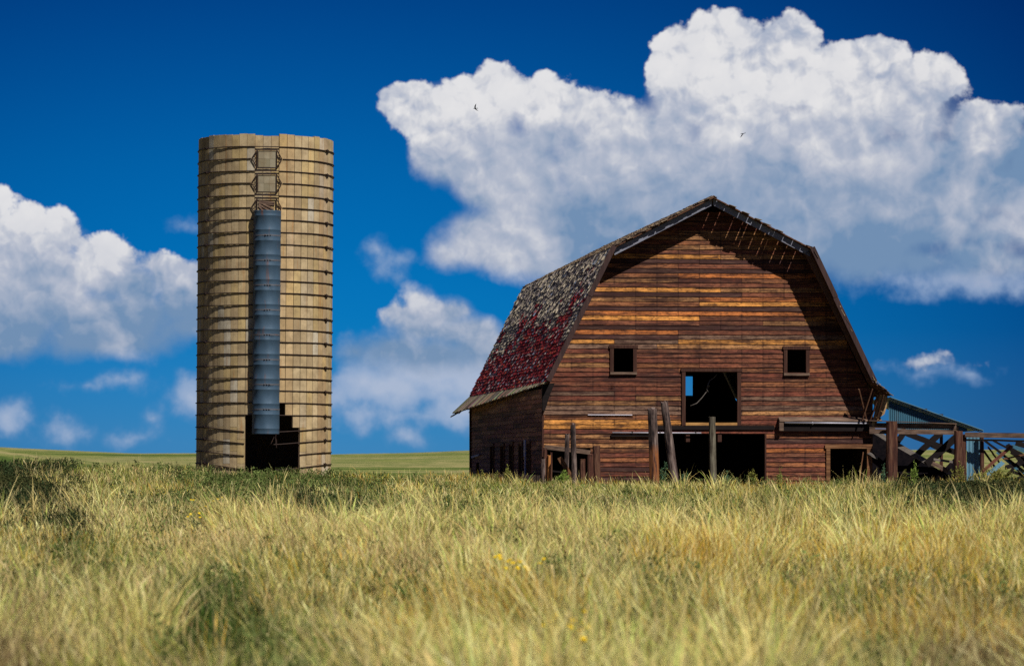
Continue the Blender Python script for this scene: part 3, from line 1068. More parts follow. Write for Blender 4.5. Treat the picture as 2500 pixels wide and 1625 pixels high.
    def col_low(s, w):
        rd = redness(s, w)
        j = rn.uniform(.65, 1.25)
        x = rn.random()
        if rn.random() < .02: return (.05, .035, .04)
        if x < .05: c = (.22, .28, .42)
        elif rd > rn.uniform(-.10, .10):
            c = (.30, .020, .030) if x < .86 else (.45, .34, .36)
            if rn.random() < .06: c = (.42, .07, .03)
        else:
            c = (.60, .52, .41) if x < .52 else ((.34, .29, .28) if x < .76 else (.08, .065, .08))
        return tuple(q * j for q in c)

    def col_old(s, w):
        j = rn.uniform(.5, 1.2)
        return tuple(q * j for q in ((.36, .27, .18) if rn.random() < .6 else (.10, .07, .06)))

    def col_up(skips):
        def f(s, w):
            if w < -.05:
                for k in skips:
                    if abs(s - k) < .036 : return None
            return col_old(s, w)
        return f
    open_r = [i / 22 for i in (1, 3, 6, 8, 9, 11, 13, 14, 16, 18, 20)]
    open_l = [i / 22 for i in (4, 9, 14, 17, 20)]
    pa, pb = (-BRK[0] + .03, BRK[1]), (-LOW[0], LOW[1])
    pm = (pa[0] + (pb[0] - pa[0]) * .40, pa[1] + (pb[1] - pa[1]) * .40)
    shingle_slope(sh, pm, pb, W0, W1, .132, lambda s, w: col_low(.40 + .60 * s, w), rn=rn, rake=.03, curl=.030, wr=(.07, .16))
    shingle_slope(sh, pa, pm, W0, W1, .19, lambda s, w: col_low(.40 * s, w), rn=rn, rake=.03, curl=.040, wr=(.045, .11), exj=.10)
    shingle_slope(sh, (-LOW[0] + .05, LOW[1] + .06), (-5.06, 3.74), W0 + .12, W1, .11, lambda s, w: tuple(q * rn.uniform(.6, 1.2) for q in ((.34, .28, .20) if rn.random() < .6 else (.07, .05, .045))), q1=(-FLL[0] - .03, FLL[1] - .02), rn=rn, wr=(.04, .10))
    shingle_slope(sh, (BRK[0] + .03, BRK[1]), (LOW[0], LOW[1]), W0, W1, .15, col_old, rn=rn)
    shingle_slope(sh, (LOW[0] - .05, LOW[1] + .06), (FLR[0] + .03, FLR[1] - .02), W0, W1, .13, col_old, rn=rn)
    shingle_slope(sh, (PEAK[0], PEAK[1]), (BRK[0] + .03, BRK[1]), W0, W1, .15, col_up(open_r), rn=rn)
    shingle_slope(sh, (PEAK[0], PEAK[1]), (-BRK[0] + .03, BRK[1]), W0, W1, .15, col_up(open_l), rn=rn)
    roof = sheath.build('roof', M['sheath'], barn)
    sh.build('shingles', M['shingle'], roof)
    rc = MB()
    w = W0 - .03
    while w < W1:
        l = rn.uniform(.2, .5)
        z = PEAK[1] + rn.uniform(.02, .05)
        rc.hexa([(PEAK[0] - .11, w, z - .055), (PEAK[0] - .11, w + l, z - .055), (PEAK[0], w + l, z), (PEAK[0], w, z), (PEAK[0] - .11, w, z - .035), (PEAK[0] - .11, w + l, z - .035), (PEAK[0], w + l, z + .022), (PEAK[0], w, z + .022)])
        rc.hexa([(PEAK[0] + .11, w, z - .055), (PEAK[0] + .11, w + l, z - .055), (PEAK[0] + .001, w + l, z), (PEAK[0] + .001, w, z), (PEAK[0] + .11, w, z - .035), (PEAK[0] + .11, w + l, z - .035), (PEAK[0] + .001, w + l, z + .022), (PEAK[0] + .001, w, z + .022)])
        w += l
    rc.build('ridge_cap', M['plank'], roof)
    # barge rafters hang inside the overhang
    for s in (-1, 1):
        a = (PEAK[0] + s * .02, PEAK[1] - .045); b_ = (s * BRK[0] + .03, BRK[1] - .045)
        m_ = MB()
        m_.hexa([(a[0], W0 + .14, a[1] - .20), (b_[0] - s * .03, W0 + .14, b_[1] - .20), (b_[0] - s * .03, W0 + .19, b_[1] - .20), (a[0], W0 + .19, a[1] - .20),
                 (a[0], W0 + .14, a[1] - .01), (b_[0], W0 + .14, b_[1] - .01), (b_[0], W0 + .19, b_[1] - .01), (a[0], W0 + .19, a[1] - .01)])
        m_.build('barge_rafter', M['rafter'], roof)
    a = (BRK[0] - .02, BRK[1] - .05); b_ = (LOW[0] - .03, LOW[1] + .02)
    m_ = MB(); m_.hexa([(a[0] - .15, W0 + .14, a[1] - .10), (b_[0] - .15, W0 + .14, b_[1]), (b_[0] - .15, W0 + .19, b_[1]), (a[0] - .15, W0 + .19, a[1] - .10), (a[0], W0 + .14, a[1]), (b_[0], W0 + .14, b_[1]), (b_[0], W0 + .19, b_[1]), (a[0], W0 + .19, a[1])])
    m_.build('barge_rafter', M['sheath'], roof)
    # verge boards on the lower slopes
    for s in (-1, 1):
        m_ = MB()
        a = Vector((s * BRK[0] + .03, W0 - .07, BRK[1] + .02)); b_ = Vector((s * (LOW[0] + .01), W0 - .07, LOW[1] + .03))
        mid = a.lerp(b_, .37)
        nrm = Vector((s * .90, 0, .435))
        for (p, q, k, yy) in ((a, mid, .03, 0), (mid, b_, .015, .012)):
            p = p + nrm * k; q = q + nrm * k
            o1 = nrm * .05; o0 = -nrm * .10
            m_.hexa([p + o0 + Vector((0, yy, 0)), q + o0 + Vector((0, yy, 0)), q + o0 + Vector((0, yy + .045, 0)), p + o0 + Vector((0, yy + .045, 0)),
                     p + o1 + Vector((0, yy, 0)), q + o1 + Vector((0, yy, 0)), q + o1 + Vector((0, yy + .045, 0)), p + o1 + Vector((0, yy + .045, 0))])
        m_.build('verge_board', M['verge'], roof)
    # rafters under the overhang and torn boards at the right eave
    for (x0, z0, x1, z1) in ((4.55, 3.6, 4.85, 2.7), (4.95, 3.62, 4.70, 2.65), (5.2, 3.5, 4.95, 2.55), (5.05, 3.55, 5.0, 2.9), (5.3, 3.45, 5.12, 2.4)):
        m_ = MB(); m_.beam((x0, -.55 + rn.uniform(-.2, .2), z0), (x1, -.45 + rn.uniform(-.1, .3), z1), .03, .10, up=(0, 1, 0)); m_.build('torn_board', M['sheath'], roof)
    m_ = MB()
    pts = [(5.20, 3.45), (5.52, 3.43), (5.50, 3.1), (5.42, 2.85), (5.25, 2.72), (5.12, 2.45), (5.02, 2.5), (5.12, 2.9), (5.10, 3.2)]
    n = len(pts)
    m_.add([(x, -.30, z) for x, z in pts] + [(x, -.255, z) for x, z in pts], [tuple(range(n)), tuple(range(2 * n - 1, n - 1, -1))] + [(i, i + n, (i + 1) % n + n, (i + 1) % n) for i in range(n)])
    m_.build('hanging_panel', M['panel'], roof)
    # splinters along the broken left eave, eave fascia at the far end
    for k in range(26):
        f = rn.uniform(.05, .98)
        w = W0 + f * (W1 - W0); x = -5.06 + (-FLL[0] + 5.06) * f; z = 3.72 + (FLL[1] - 3.72) * f
        m_ = MB(); m_.beam((x + .1, w, z + .02), (x - rn.uniform(-.02, .05), w + rn.uniform(-.1, .1), z - rn.uniform(.03, .16)), .04, .012); m_.build('splinter', M['plank'], roof)
    m_ = MB(); m_.beam((-5.1, W1 + .02, 3.42), (-5.76, W1 + .02, 3.02), .04, .15, up=(0, 1, 0)); m_.beam((-5.1, W1 - .3, 3.40), (-5.72, W1 - .3, 3.05), .04, .1, up=(0, 1, 0))
    m_.build('eave_end', M['plank'], roof)
    # loose pale boards on the shaded side wall
    m_ = MB(); m_.box(-5.075, -5.047, 4.6, 5.05, 1.55, 2.08); m_.box(-5.075, -5.047, 4.62, 4.85, .95, 1.55); tag(m_.build('loose_board', M['white_board'], sw), 'pale blue board hanging on the shaded side wall')
    m_ = MB(); m_.beam((-5.09, 19.0, 1.60), (-5.09, 21.7, 1.52), .03, .07); m_.build('loose_board', M['white_board'], sw)
    return barn


M['orange_h'] = wood_mat('gold_sill_wood', 'x', (.50, .27, .09), dark=(.12, .05, .02), amount=.6)
M['plank_warm'] = wood_mat('warm_brown_plank', 'x', (.20, .09, .04), amount=.75)
M['verge'] = wood_mat('brown_verge_board', 'z', (.055, .030, .030), dark=(.02, .012, .014), amount=.6, pale=(.2, .13, .12), palef=.15)
M['panel'] = wood_mat('bleached_hanging_panel', 'z', (.40, .26, .13), dark=(.06, .03, .02), amount=.6, pale=(.6, .5, .4))
build_barn()
B = Matrix.Translation((BX, BY, 0)) @ Matrix.Rotation(R(TH), 4, 'Z')


def bl(u, w, z):
    """a point given in the barn's own axes, as a world point"""
    return B @ Vector((u, w, z))


M['post_green'] = wood_mat('greenish_grey_post', 'z', (.14, .125, .095), dark=(.03, .022, .018), amount=.85, pale=(.34, .33, .27), grain=13, palef=.4)
M['post_red_h'] = wood_mat('red_brown_rail', 'x', (.16, .05, .03), dark=(.03, .010, .010), amount=.7)
M['plank_pale'] = wood_mat('pale_grey_plank', 'x', (.21, .19, .18), dark=(.07, .055, .055), amount=.6, pale=(.5, .47, .44))
M['tin_pale'] = metal_mat('pale_blue_tin', (.11, .25, .37), rust=(.12, .10, .12), rust_amt=.4, metallic=.2, rough=.5)
M['footing'] = wood_mat('dark_footing', 'z', (.03, .02, .018), dark=(.008, .006, .006), amount=.7, pale=(.1, .07, .05))


def flat_mat(name, c, c2, sc=9.0, rough=.9):
    m, g, b = new_mat(name)
    oc = g.n('ShaderNodeTexCoord').outputs['Object']
    n, _ = g.noise(oc, sc, 4, .6)
    g.put(b.inputs['Base Color'], g.mix(g.mr(n, .35, .65), c, c2))
    b.inputs['Roughness'].default_value = rough
    return m


M['shade_black'] = flat_mat('shade_black_sheet', (.004, .004, .006), (.010, .008, .010), 9.0, 1.0)  # near-black colour standing in for the shade under the fallen roof
M['shade_black'].node_tree.nodes['Principled BSDF'].inputs['Specular IOR Level'].default_value = 0
M['rope'] = flat_mat('old_rope', (.20, .18, .17), (.10, .09, .085), 40)
M['bird'] = flat_mat('swallow_feathers', (.012, .016, .03), (.03, .035, .05), 60)


# ------------------------------------------------------------------ posts and yard timbers
def post_mesh(h, r0, r1, seed, square=False, jag=.08, n=14, bend=.0):
    """a weathered post: tapered, a little crooked, with long checks and a splintered top; stands on z=0"""
    rn = random.Random(seed); mb = MB()
    lv = [0, .1, .22, .36, .5, .64, .78, .9, .97, 1.0]
    if square: n = 16
    off = [rn.uniform(-.10, .05) if rn.random() < .35 else rn.uniform(-.03, .03) for _ in range(n)]
    vs = []
    for li, t in enumerate(lv):
        r = r0 + (r1 - r0) * t
        cx = bend * math.sin(t * 3.1) + rn.uniform(-.004, .004); cy = rn.uniform(-.004, .004)
        for k in range(n):
            a = 2 * math.pi * k / n + .2
            rr = r * (1 + off[k] + rn.uniform(-.025, .025))
            if square:
                m = max(abs(math.cos(a)), abs(math.sin(a)))
                rr = r * min(1.36, .97 / m) * (1 + rn.uniform(-.02, .02))
            z = h * t
            if li == len(lv) - 1: z += rn.uniform(-jag, jag) * .5
            if li == len(lv) - 2: z -= jag * .3
            vs.append((cx + rr * math.cos(a), cy + rr * math.sin(a), z))
    o = len(lv) * n
    vs.append((0, 0, h - jag * .25)); vs.append((0, 0, 0))
    fs = []
    for i in range(len(lv) - 1):
        for k in range(n):
            l = (k + 1) % n
            fs.append((i * n + k, i * n + l, (i + 1) * n + l, (i + 1) * n + k))
    for k in range(n):
        l = (k + 1) % n
        fs.append(((len(lv) - 1) * n + k, (len(lv) - 1) * n + l, o)); fs.append((l, k, o + 1))
    mb.add(vs, fs)
    return mb


def post(name, base, top, r0, r1, mat, label, cat='post', seed=1, square=False, jag=.08, bend=0.0, group=None, sink=.25):
    b_ = Vector(base); t = Vector(top)
    d = (t - b_).normalized()
    b_ = b_ - d * sink
    h = (t - b_).length
    o = post_mesh(h, r0, r1, seed, square, jag, bend=bend).build(name, mat, None, smooth=False)
    o.location = b_
    o.rotation_euler = d.to_track_quat('Z', 'Y').to_euler()
    tag(o, label, cat, group)
    return o


def board(name, a, b_, w, t, mat, label, cat='board', group=None, face=None):
    """a board as its own thing, built along its local x"""
    a = Vector(a); b_ = Vector(b_); d = b_ - a; L = d.length
    rn = random.Random(int(abs(a.x * 91 + b_.z * 57) * 10)); mb = MB(); n = 7
    for i in range(n):
        x0 = L * i / n; x1 = L * (i + 1) / n
    vs = []
    for i in range(n + 1):
        x = L * i / n; e = rn.uniform(-.006, .006)
        jx = rn.uniform(-.04, .04) if i in (0, n) else 0
        vs += [(x + jx, -t / 2, -w / 2 + e), (x - jx, t / 2, -w / 2 + e), (x + jx * .5, t / 2, w / 2 + e), (x - jx * .5, -t / 2, w / 2 + e)]
    fs = []
    for i in range(n):
        o = i * 4
        for k in range(4):
            l = (k + 1) % 4
            fs.append((o + k, o + l, o + 4 + l, o + 4 + k))
    fs += [(3, 2, 1, 0), (n * 4, n * 4 + 1, n * 4 + 2, n * 4 + 3)]
    mb.add(vs, fs)
    o = mb.build(name, mat)
    o.location = a
    y = Vector(face) if face is not None else Vector((0, 1, 0))
    x = d.normalized(); z = x.cross(y).normalized(); y = z.cross(x)
    o.rotation_euler = Matrix((x, y, z)).transposed().to_euler()
    tag(o, label, cat, group)
    return o


def at(px, py, Y):
    """the point at distance Y that a sight line measured on the site passes through"""
    return Vector(((px - 1250) / 7800 * Y, Y, EYE + (1110 - py) / 7800 * Y))


def stand(px, Y):
    x = (px - 1250) / 7800 * Y
    return Vector((x, Y, gz(x, Y)))


YP = 93.8
post('upright_post', stand(1599, YP), at(1592, 997, YP), .150, .134, M['post_stain'], 'thickest upright post before the barn door, grey above with an orange stained foot', seed=3, jag=.09)
post('leaning_post', stand(1650, YP + .5), at(1621.5, 981, YP + .5), .140, .112, M['post'], 'tall crooked grey post leaning left in front of the big barn doorway', seed=8, jag=.12, bend=.03)
post('plain_post', stand(1741, YP + .2), at(1738, 1017, YP + .2), .108, .098, M['post_green'], 'slim straight greenish grey post with a flat top before the barn doorway', seed=12, jag=.02)
post('weathered_post', stand(1382, 94.8), at(1385, 1060, 94.8), .066, .068, M['post'], 'shorter of the two slim grey posts left of the barn door', seed=15, jag=.07)
post('weathered_post', stand(1403, 94.2), at(1398.5, 1035, 94.2), .092, .078, M['post'], 'taller of the two slim grey posts left of the barn door, with a splintered top', seed=17, jag=.16)
post('fence_post', stand(1459, 95.2), at(1456, 1088, 95.2), .108, .108, M['post_red'], 'square red-brown post at the right end of the broken pen', seed=21, square=True, jag=.02)
post('post_stub', stand(1441, 95.0), at(1441, 1109, 95.0), .098, .094, M['post_red'], 'squat dark red stub beside the square post of the broken pen', seed=23, square=True, jag=.03)
post('post_stub', stand(1423, 94.8), at(1422.5, 1120, 94.8), .080, .078, M['post_red'], 'low plank-like stub with a flat grey top right of the tall slim post', seed=25, square=True, jag=.02)
post('post_stub', stand(1327, 95.3), at(1326, 1120, 95.3), .064, .062, M['post'], 'grey stub at the left corner of the barn front', seed=27, square=True, jag=.02)
post('broken_post', stand(1331, 95.6), at(1331, 1100, 95.6), .072, .058, M['post_red'], 'broken post with a torn spiky top at the barn corner', seed=29, jag=.26)
post('split_post', stand(1340, 95.5), at(1341, 1111, 95.5), .052, .046, M['orange'], 'bright orange split post at the left corner of the barn front', seed=31, jag=.05)
post('dark_post', stand(1345.5, 96.2), at(1346, 1104, 96.2), .030, .028, M['post_red'], 'thin dark stake behind the orange split post', seed=35, jag=.04)
board('leaning_plank', at(1366, 1116, 94.6), at(1402, 1178, 94.6), .15, .05, M['plank_warm'], 'short brown plank leaning across the broken pen', 'plank')
board('top_rail', bl(-5.06, -.35, 1.845), bl(-3.66, -.25, 1.68), .135, .09, M['plank'], 'sloping grey rail across the top of the low opening at the barn corner', 'rail')
board('cross_rail', bl(-4.9, -.12, 1.12), bl(-3.9, -.10, 1.02), .05, .04, M['plank_dark'], 'thin dark rail low inside the opening at the barn corner', 'rail')
fs = MB()
rn = random.Random(2)
for i in range(7):
    u = -6.55 + i * .21
    fs.box(u, u + .19, -.25, .05, .2, .97 + rn.uniform(-.06, .05), (.16, .09, .06))
o = fs.build('stone_footing', M['footing']); o.location = bl(0, 0, 0); o.rotation_euler = (0, 0, R(TH))
tag(o, 'dark crumbling footing left of the barn corner', 'footing')

# rope in the hay door
rp = MB()
pts = [(.35, .35, 4.08), (.25, .36, 3.96), (.12, .36, 3.88), (.05, .35, 3.72), (.03, .36, 3.55), (-.12, .36, 3.35), (-.28, .37, 3.18), (-.48, .36, 3.10)]
rp.tube([(p[0], p[1], p[2]) for p in pts], .014, 6)
rp.tube([(.05, .33, 3.80), (.10, .33, 3.70), (.02, .33, 3.62), (.06, .33, 3.52)], .012, 5)
o = rp.build('rope', M['rope'], None, smooth=True); o.location = (BX, BY, 0); o.rotation_euler = (0, 0, R(TH))
tag(o, 'frayed grey rope hanging inside the hay door', 'rope')

# ---- right-hand yard: post-and-beam frame, tin shed, wreckage
t = empty('timber_frame', stand(2260, 97.6), 'post and beam frame of old red-brown timbers beside the barn', 'timber frame')
ti = Matrix.Translation(t.location).inverted()


def child_post(px, Y, top_y, r, seed, mat=None):
    b_ = stand(px, Y); tp = at(px, top_y, Y)
    o = post_mesh(tp.z - b_.z + .3, r * 1.06, r, seed, True, .03).build('post', mat or M['post_red'], t)
    o.location = (b_.x - t.location.x, b_.y - t.location.y, b_.z - t.location.z - .3)
    return o


child_post(2177, 97.4, 1029, .165, 41)
child_post(2340, 97.6, 1051, .125, 43)
child_post(2353, 97.9, 1060, .075, 44)
for (a, b_, z0, z1, w) in ((2122, 2334, 1038, 1040.5, .165), (2122, 2330, 1052, 1054.5, .15)):
    A = at(a, z0, 97.75); Bp = at(b_, z1, 97.95)
    mb = MB(); L = (Bp - A).length
    mb.box(0, L, -.05, .05, -w / 2, w / 2)
    o = mb.build('beam', M['plank_warm'] if w < .14 else M['plank'], t)
    o.location = A - t.location
    o.rotation_euler = (Bp - A).to_track_quat('X', 'Z').to_euler()
mb = MB(); A = at(2120, 1026, 97.65); Bp = at(2334, 1034, 97.85); L = (Bp - A).length
mb.box(0, L, -.09, .09, -.012, .012); o = mb.build('cap_board', M['plank'], t); o.location = A - t.location; o.rotation_euler = (Bp - A).to_track_quat('X', 'Z').to_euler()

shed = empty('tin_shed', (0, 0, 0), 'lean-to of blue weathered corrugated tin sloping down behind the timber frame', 'shed')
YS = 99.6


def corr(poly_top, x0, x1, zb, Y, mb, pitch=.066, amp=.012):
    x = x0
    while x < x1 - 1e-4:
        xn = min(x + pitch / 2, x1)
        k = int(round((x - x0) / (pitch / 2)))
        y0 = Y + (amp if k % 2 else -amp); y1 = Y + (-amp if k % 2 else amp)
        t0 = poly_top(x); t1 = poly_top(xn)
        z0 = zb(x); z1 = zb(xn)
        mb.hexa([(x, y0, z0), (xn, y1, z1), (xn, y1 + .004, z1), (x, y0 + .004, z0), (x, y0, t0), (xn, y1, t1), (xn, y1 + .004, t1), (x, y0 + .004, t0)])
        x = xn


xa = (2150 - 1250) / 7800 * YS; xb = (2372 - 1250) / 7800 * YS
za = EYE + (1110 - 970) / 7800 * YS; zb_ = EYE + (1110 - 1049) / 7800 * YS
top = lambda x: za + (zb_ - za) * (x - xa) / (xb - xa)
mb = MB(); corr(top, xa + .25, xb - .14, lambda x: min(EYE + (1110 - 1053) / 7800 * YS, top(x) - .02), YS, mb)
mb.build('gable_wall', M['tin'], shed)
for k, (dy, d2, dz, th) in enumerate(((-.20, 7, .10, .020), (-.15, -.12, .055, .026), (-.09, -.06, .015, .026))):
    mb = MB()
    q0, q1 = (xa + .3, top(xa + .3) + dz), (xb + .35, top(xb + .35) + dz)
    mb.hexa([(q0[0], YS + dy, q0[1]), (q1[0], YS + dy, q1[1]), (q1[0], YS + d2, q1[1]), (q0[0], YS + d2, q0[1]),
             (q0[0], YS + dy, q0[1] + th), (q1[0], YS + dy, q1[1] + th), (q1[0], YS + d2, q1[1] + th), (q0[0], YS + d2, q0[1] + th)])
    mb.build('roof_sheet' if k == 0 else 'edge_strip', M['tin_pale'], shed)
mb = MB(); mb.box(xb - .55, xb - .40, YS - .03, YS - .014, top(xb) - .1, top(xb) + .11); mb.build('patch_board', M['panel'], shed)
for (px, py) in ((2230, 988), (2256, 994), (2295, 1007)):
    c = at(px, py + 4, YS + .1); mb = MB(); mb.box(c.x - .08, c.x + .08, YS - .05, YS + .2, c.z - .06, c.z + .01); mb.build('roof_block', M['hoop'], shed)
mb = MB(); mb.box(xa + .32, xa + .42, YS + .3, YS + .4, .3, top(xa + .37)); mb.build('post', M['post_red'], shed)
mb = MB(); mb.box(xa + .4, xa + .5, YS + 6.6, YS + 6.7, .3, top(xa + .45)); mb.build('post', M['post_red'], shed)
mb = MB(); mb.box(xb - .1, xb, YS + 6.6, YS + 6.7, .3, top(xb)); mb.build('post', M['post_red'], shed)

# fallen roof timbers between the frame posts
dark = 'plank_dark'
board('truss_brace', at(2200, 1052, 98.6), at(2333, 1104, 98.6), .17, .06, M[dark], 'long dark brace falling right between the frame posts', 'brace')
board('truss_brace', at(2335, 1066, 98.3), at(2262, 1133, 98.3), .22, .07, M[dark], 'widest dark brace rising right to the frame post', 'brace')
board('truss_brace', at(2296, 1056, 98.9), at(2238, 1110, 98.9), .19, .06, M[dark], 'shorter dark brace rising right, left of the widest one', 'brace')
board('truss_brace', at(2212, 1048, 98.9), at(2188, 1083, 98.9), .18, .06, M[dark], 'short dark brace close beside the thick frame post', 'brace')
board('truss_brace', at(2262, 1080, 99.0), at(2300, 1100, 99.0), .12, .06, M[dark], 'small dark cross piece where the braces meet', 'brace')
board('fallen_beam', at(2128, 1049, 99.3), at(2270, 1131, 98.4), .15, .10, M['plank_pale'], 'long pale grey beam sloping down behind the frame posts', 'beam')
board('fallen_plank', at(2281, 1121, 98.0), at(2328, 1127, 98.2), .07, .04, M['plank_pale'], 'upper of two pale planks lying at the foot of the frame', 'plank')
board('fallen_plank', at(2276, 1130, 97.9), at(2314, 1148, 98.0), .13, .04, M['plank'], 'lower grey-brown plank lying at the foot of the frame', 'plank')
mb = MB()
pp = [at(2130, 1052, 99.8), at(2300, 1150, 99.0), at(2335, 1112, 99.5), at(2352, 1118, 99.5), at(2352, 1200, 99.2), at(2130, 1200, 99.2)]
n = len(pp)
mb.add(pp + [p + Vector((0, .05, 0)) for p in pp], [tuple(range(n)), tuple(range(2 * n - 1, n - 1, -1))] + [(i, i + n, (i + 1) % n + n, (i + 1) % n) for i in range(n)])  # flat dark sheet added where only the shaded interior lies
tag(mb.build('shade_panel', M['shade_black']), 'near-black panel added for the shade under the pale sloping beam', 'shade panel')
board('loose_stake', at(2107, 1104, 97.0) , at(2100, 1165, 96.9), .03, .03, M['plank_warm'], 'thin stake leaning in the small side doorway of the barn', 'stake')
board('jutting_board', at(2122, 1106, 97.9), at(2142, 1118, 97.7), .08, .05, M['plank_pale'], 'grey board end jutting out beside the small side doorway', 'board')

# standing tin sheet, far rail and its post
mb = MB(); x0 = (2360 - 1250) / 7800 * 98.2; x1 = (2394 - 1250) / 7800 * 98.2
corr(lambda x: EYE + (1110 - 1060) / 7800 * 98.2, x0, x1, lambda x: .35, 98.2, mb, .11, .012)
tag(mb.build('tin_sheet', M['tin_pale']), 'upright sheet of pale blue corrugated tin beside the thin rusty post', 'tin sheet')
post('rusty_post', stand(2398, 98.0), at(2397, 1056, 98.0), .062, .058, M['post_red'], 'thin rusty post right of the blue tin sheet', seed=47, square=True, jag=.02)
board('yard_rail', at(2356, 1061, 97.8), at(2560, 1064, 97.4), .15, .12, M['plank'], 'long grey-brown top rail running right from the timber frame', 'rail')
board('yard_rail', at(2356, 1073, 97.95), at(2560, 1077, 97.6), .06, .05, M['plank_pale'], 'thin pale rail just under the long top rail', 'rail')
# wreckage heap at the right edge
HG = 'broken timbers in the heap at the right edge'
LB = 'broken timber crossing others in the heap under the right-hand rail'
for (a, b_, c, d, y, w, mt) in ((2405, 1075, 2500, 1150, 98.0, .07, dark), (2425, 1075, 2520, 1125, 98.5, .06, dark), (2400, 1150, 2470, 1088, 97.6, .10, 'post_red_h'),
                                (2402, 1100, 2450, 1170, 98.2, .06, dark), (2440, 1180, 2530, 1080, 98.8, .09, dark), (2460, 1085, 2520, 1160, 98.3, .12, dark),
                                (2450, 1120, 2520, 1105, 97.9, .05, 'plank_warm'), (2470, 1150, 2530, 1170, 98.1, .09, dark), (2480, 1080, 2540, 1100, 98.6, .16, dark),
                                (2412, 1090, 2445, 1135, 98.7, .05, 'post_red_h'), (2455, 1140, 2525, 1125, 98.5, .13, dark), (2470, 1100, 2540, 1140, 99.0, .20, dark), (2480, 1175, 2545, 1150, 98.8, .22, dark)):
    board('broken_timber', at(a, b_, y), at(c, d, y + .3), w, .05, M[mt], LB, 'timber', HG)
board('tin_strip', at(2405, 1165, 97.4), at(2448, 1128, 97.5), .13, .02, M['tin_pale'], 'pale blue tin strip propped at the foot of the right-hand heap', 'tin strip')
board('tin_strip', at(2436, 1102, 98.9), at(2505, 1160, 98.9), .14, .02, M['tin'], 'long blue tin strip deep inside the right-hand heap', 'tin strip')
board('tin_strip', at(2470, 1088, 99.2), at(2530, 1112, 99.2), .12, .02, M['tin'], 'short blue tin strip high in the right-hand heap', 'tin strip')


# ------------------------------------------------------------------ birds
def bird(loc, heading, bank, label, fold):
    mb = MB()
    prof = [(-.085, .004), (-.06, .010), (-.03, .018), (0, .022), (.03, .020), (.05, .015), (.065, .013), (.078, .006), (.088, .001)]
    n = 10; vs = []
    for (x, r) in prof:
        for k in range(n):
            a = 2 * math.pi * k / n
            vs.append((x, math.cos(a) * r, math.sin(a) * r * .9))
    fs = []
    for i in range(len(prof) - 1):
        for k in range(n):
            l = (k + 1) % n
            fs.append((i * n + k, i * n + l, (i + 1) * n + l, (i + 1) * n + k))
    mb.add(vs, fs)
    for s in (-1, 1):
        z = fold
        w = [(.035, s * .012, .012), (.045, s * .07, .012 + z * .05), (.012, s * .125, .012 + z * .08), (-.055, s * .175, .01 + z * .10), (-.03, s * .11, .01 + z * .07), (-.025, s * .05, .01 + z * .03), (-.03, s * .012, .008)]
        m = len(w)
        mb.add(w + [(p[0], p[1], p[2] - .005) for p in w], [tuple(range(m)), tuple(range(2 * m - 1, m - 1, -1))] + [(i, (i + 1) % m, (i + 1) % m + m, i + m) for i in range(m)])
        tl = [(-.07, s * .001, .002), (-.075, s * .012, .002), (-.145, s * .034, .0), (-.115, s * .006, .0)]
        mb.add(tl + [(p[0], p[1], p[2] - .004) for p in tl], [(0, 1, 2, 3), (7, 6, 5, 4)] + [(i, (i + 1) % 4, (i + 1) % 4 + 4, i + 4) for i in range(4)])
    o = mb.build('swallow', M['bird'], None, smooth=True)
    o.location = loc; o.rotation_euler = (bank, 0, heading); o.scale = (.68, .68, .68)
    o.rotation_mode = 'XYZ'
    return tag(o, label, 'bird', 'swallows flying before the big cloud')


bird(at(1160, 265, 92), R(150), R(60), 'dark swallow gliding before the left part of the cloud', 1.0)
bird(at(1813, 327, 92), R(55), R(-35), 'dark swallow with forked tail flying above the barn', -.8)


# ------------------------------------------------------------------ grassland
def leaf_mat(name, trans=.25):
    m = bpy.data.materials.new(name); m.use_nodes = True
    nt = m.node_tree; nt.nodes.clear(); g = NT(nt)
    out = g.n('ShaderNodeOutputMaterial')
    atn = g.n('ShaderNodeAttribute'); atn.attribute_name = 'col'
    d = g.n('ShaderNodeBsdfDiffuse'); t = g.n('ShaderNodeBsdfTranslucent'); mx = g.n('ShaderNodeMixShader')
    g.put(d.inputs[0], atn.outputs['Color']); g.put(t.inputs[0], atn.outputs['Color'])
    mx.inputs[0].default_value = trans
    nt.links.new(d.outputs[0], mx.inputs[1]); nt.links.new(t.outputs[0], mx.inputs[2]); nt.links.new(mx.outputs[0], out.inputs[0])
    return m


M['grass'] = leaf_mat('grass_blades')
M['leaf'] = leaf_mat('weed_leaves', .2)


def px_at(x, y):
    """bearing and depression on the site map: converts a ground place to survey units (1/7800 rad)"""
    d = np.maximum(y, 1)
    return 1250 + x / d * 7800, 1110 + 7800 * (1.34 / np.hypot(x, y) - .0062)


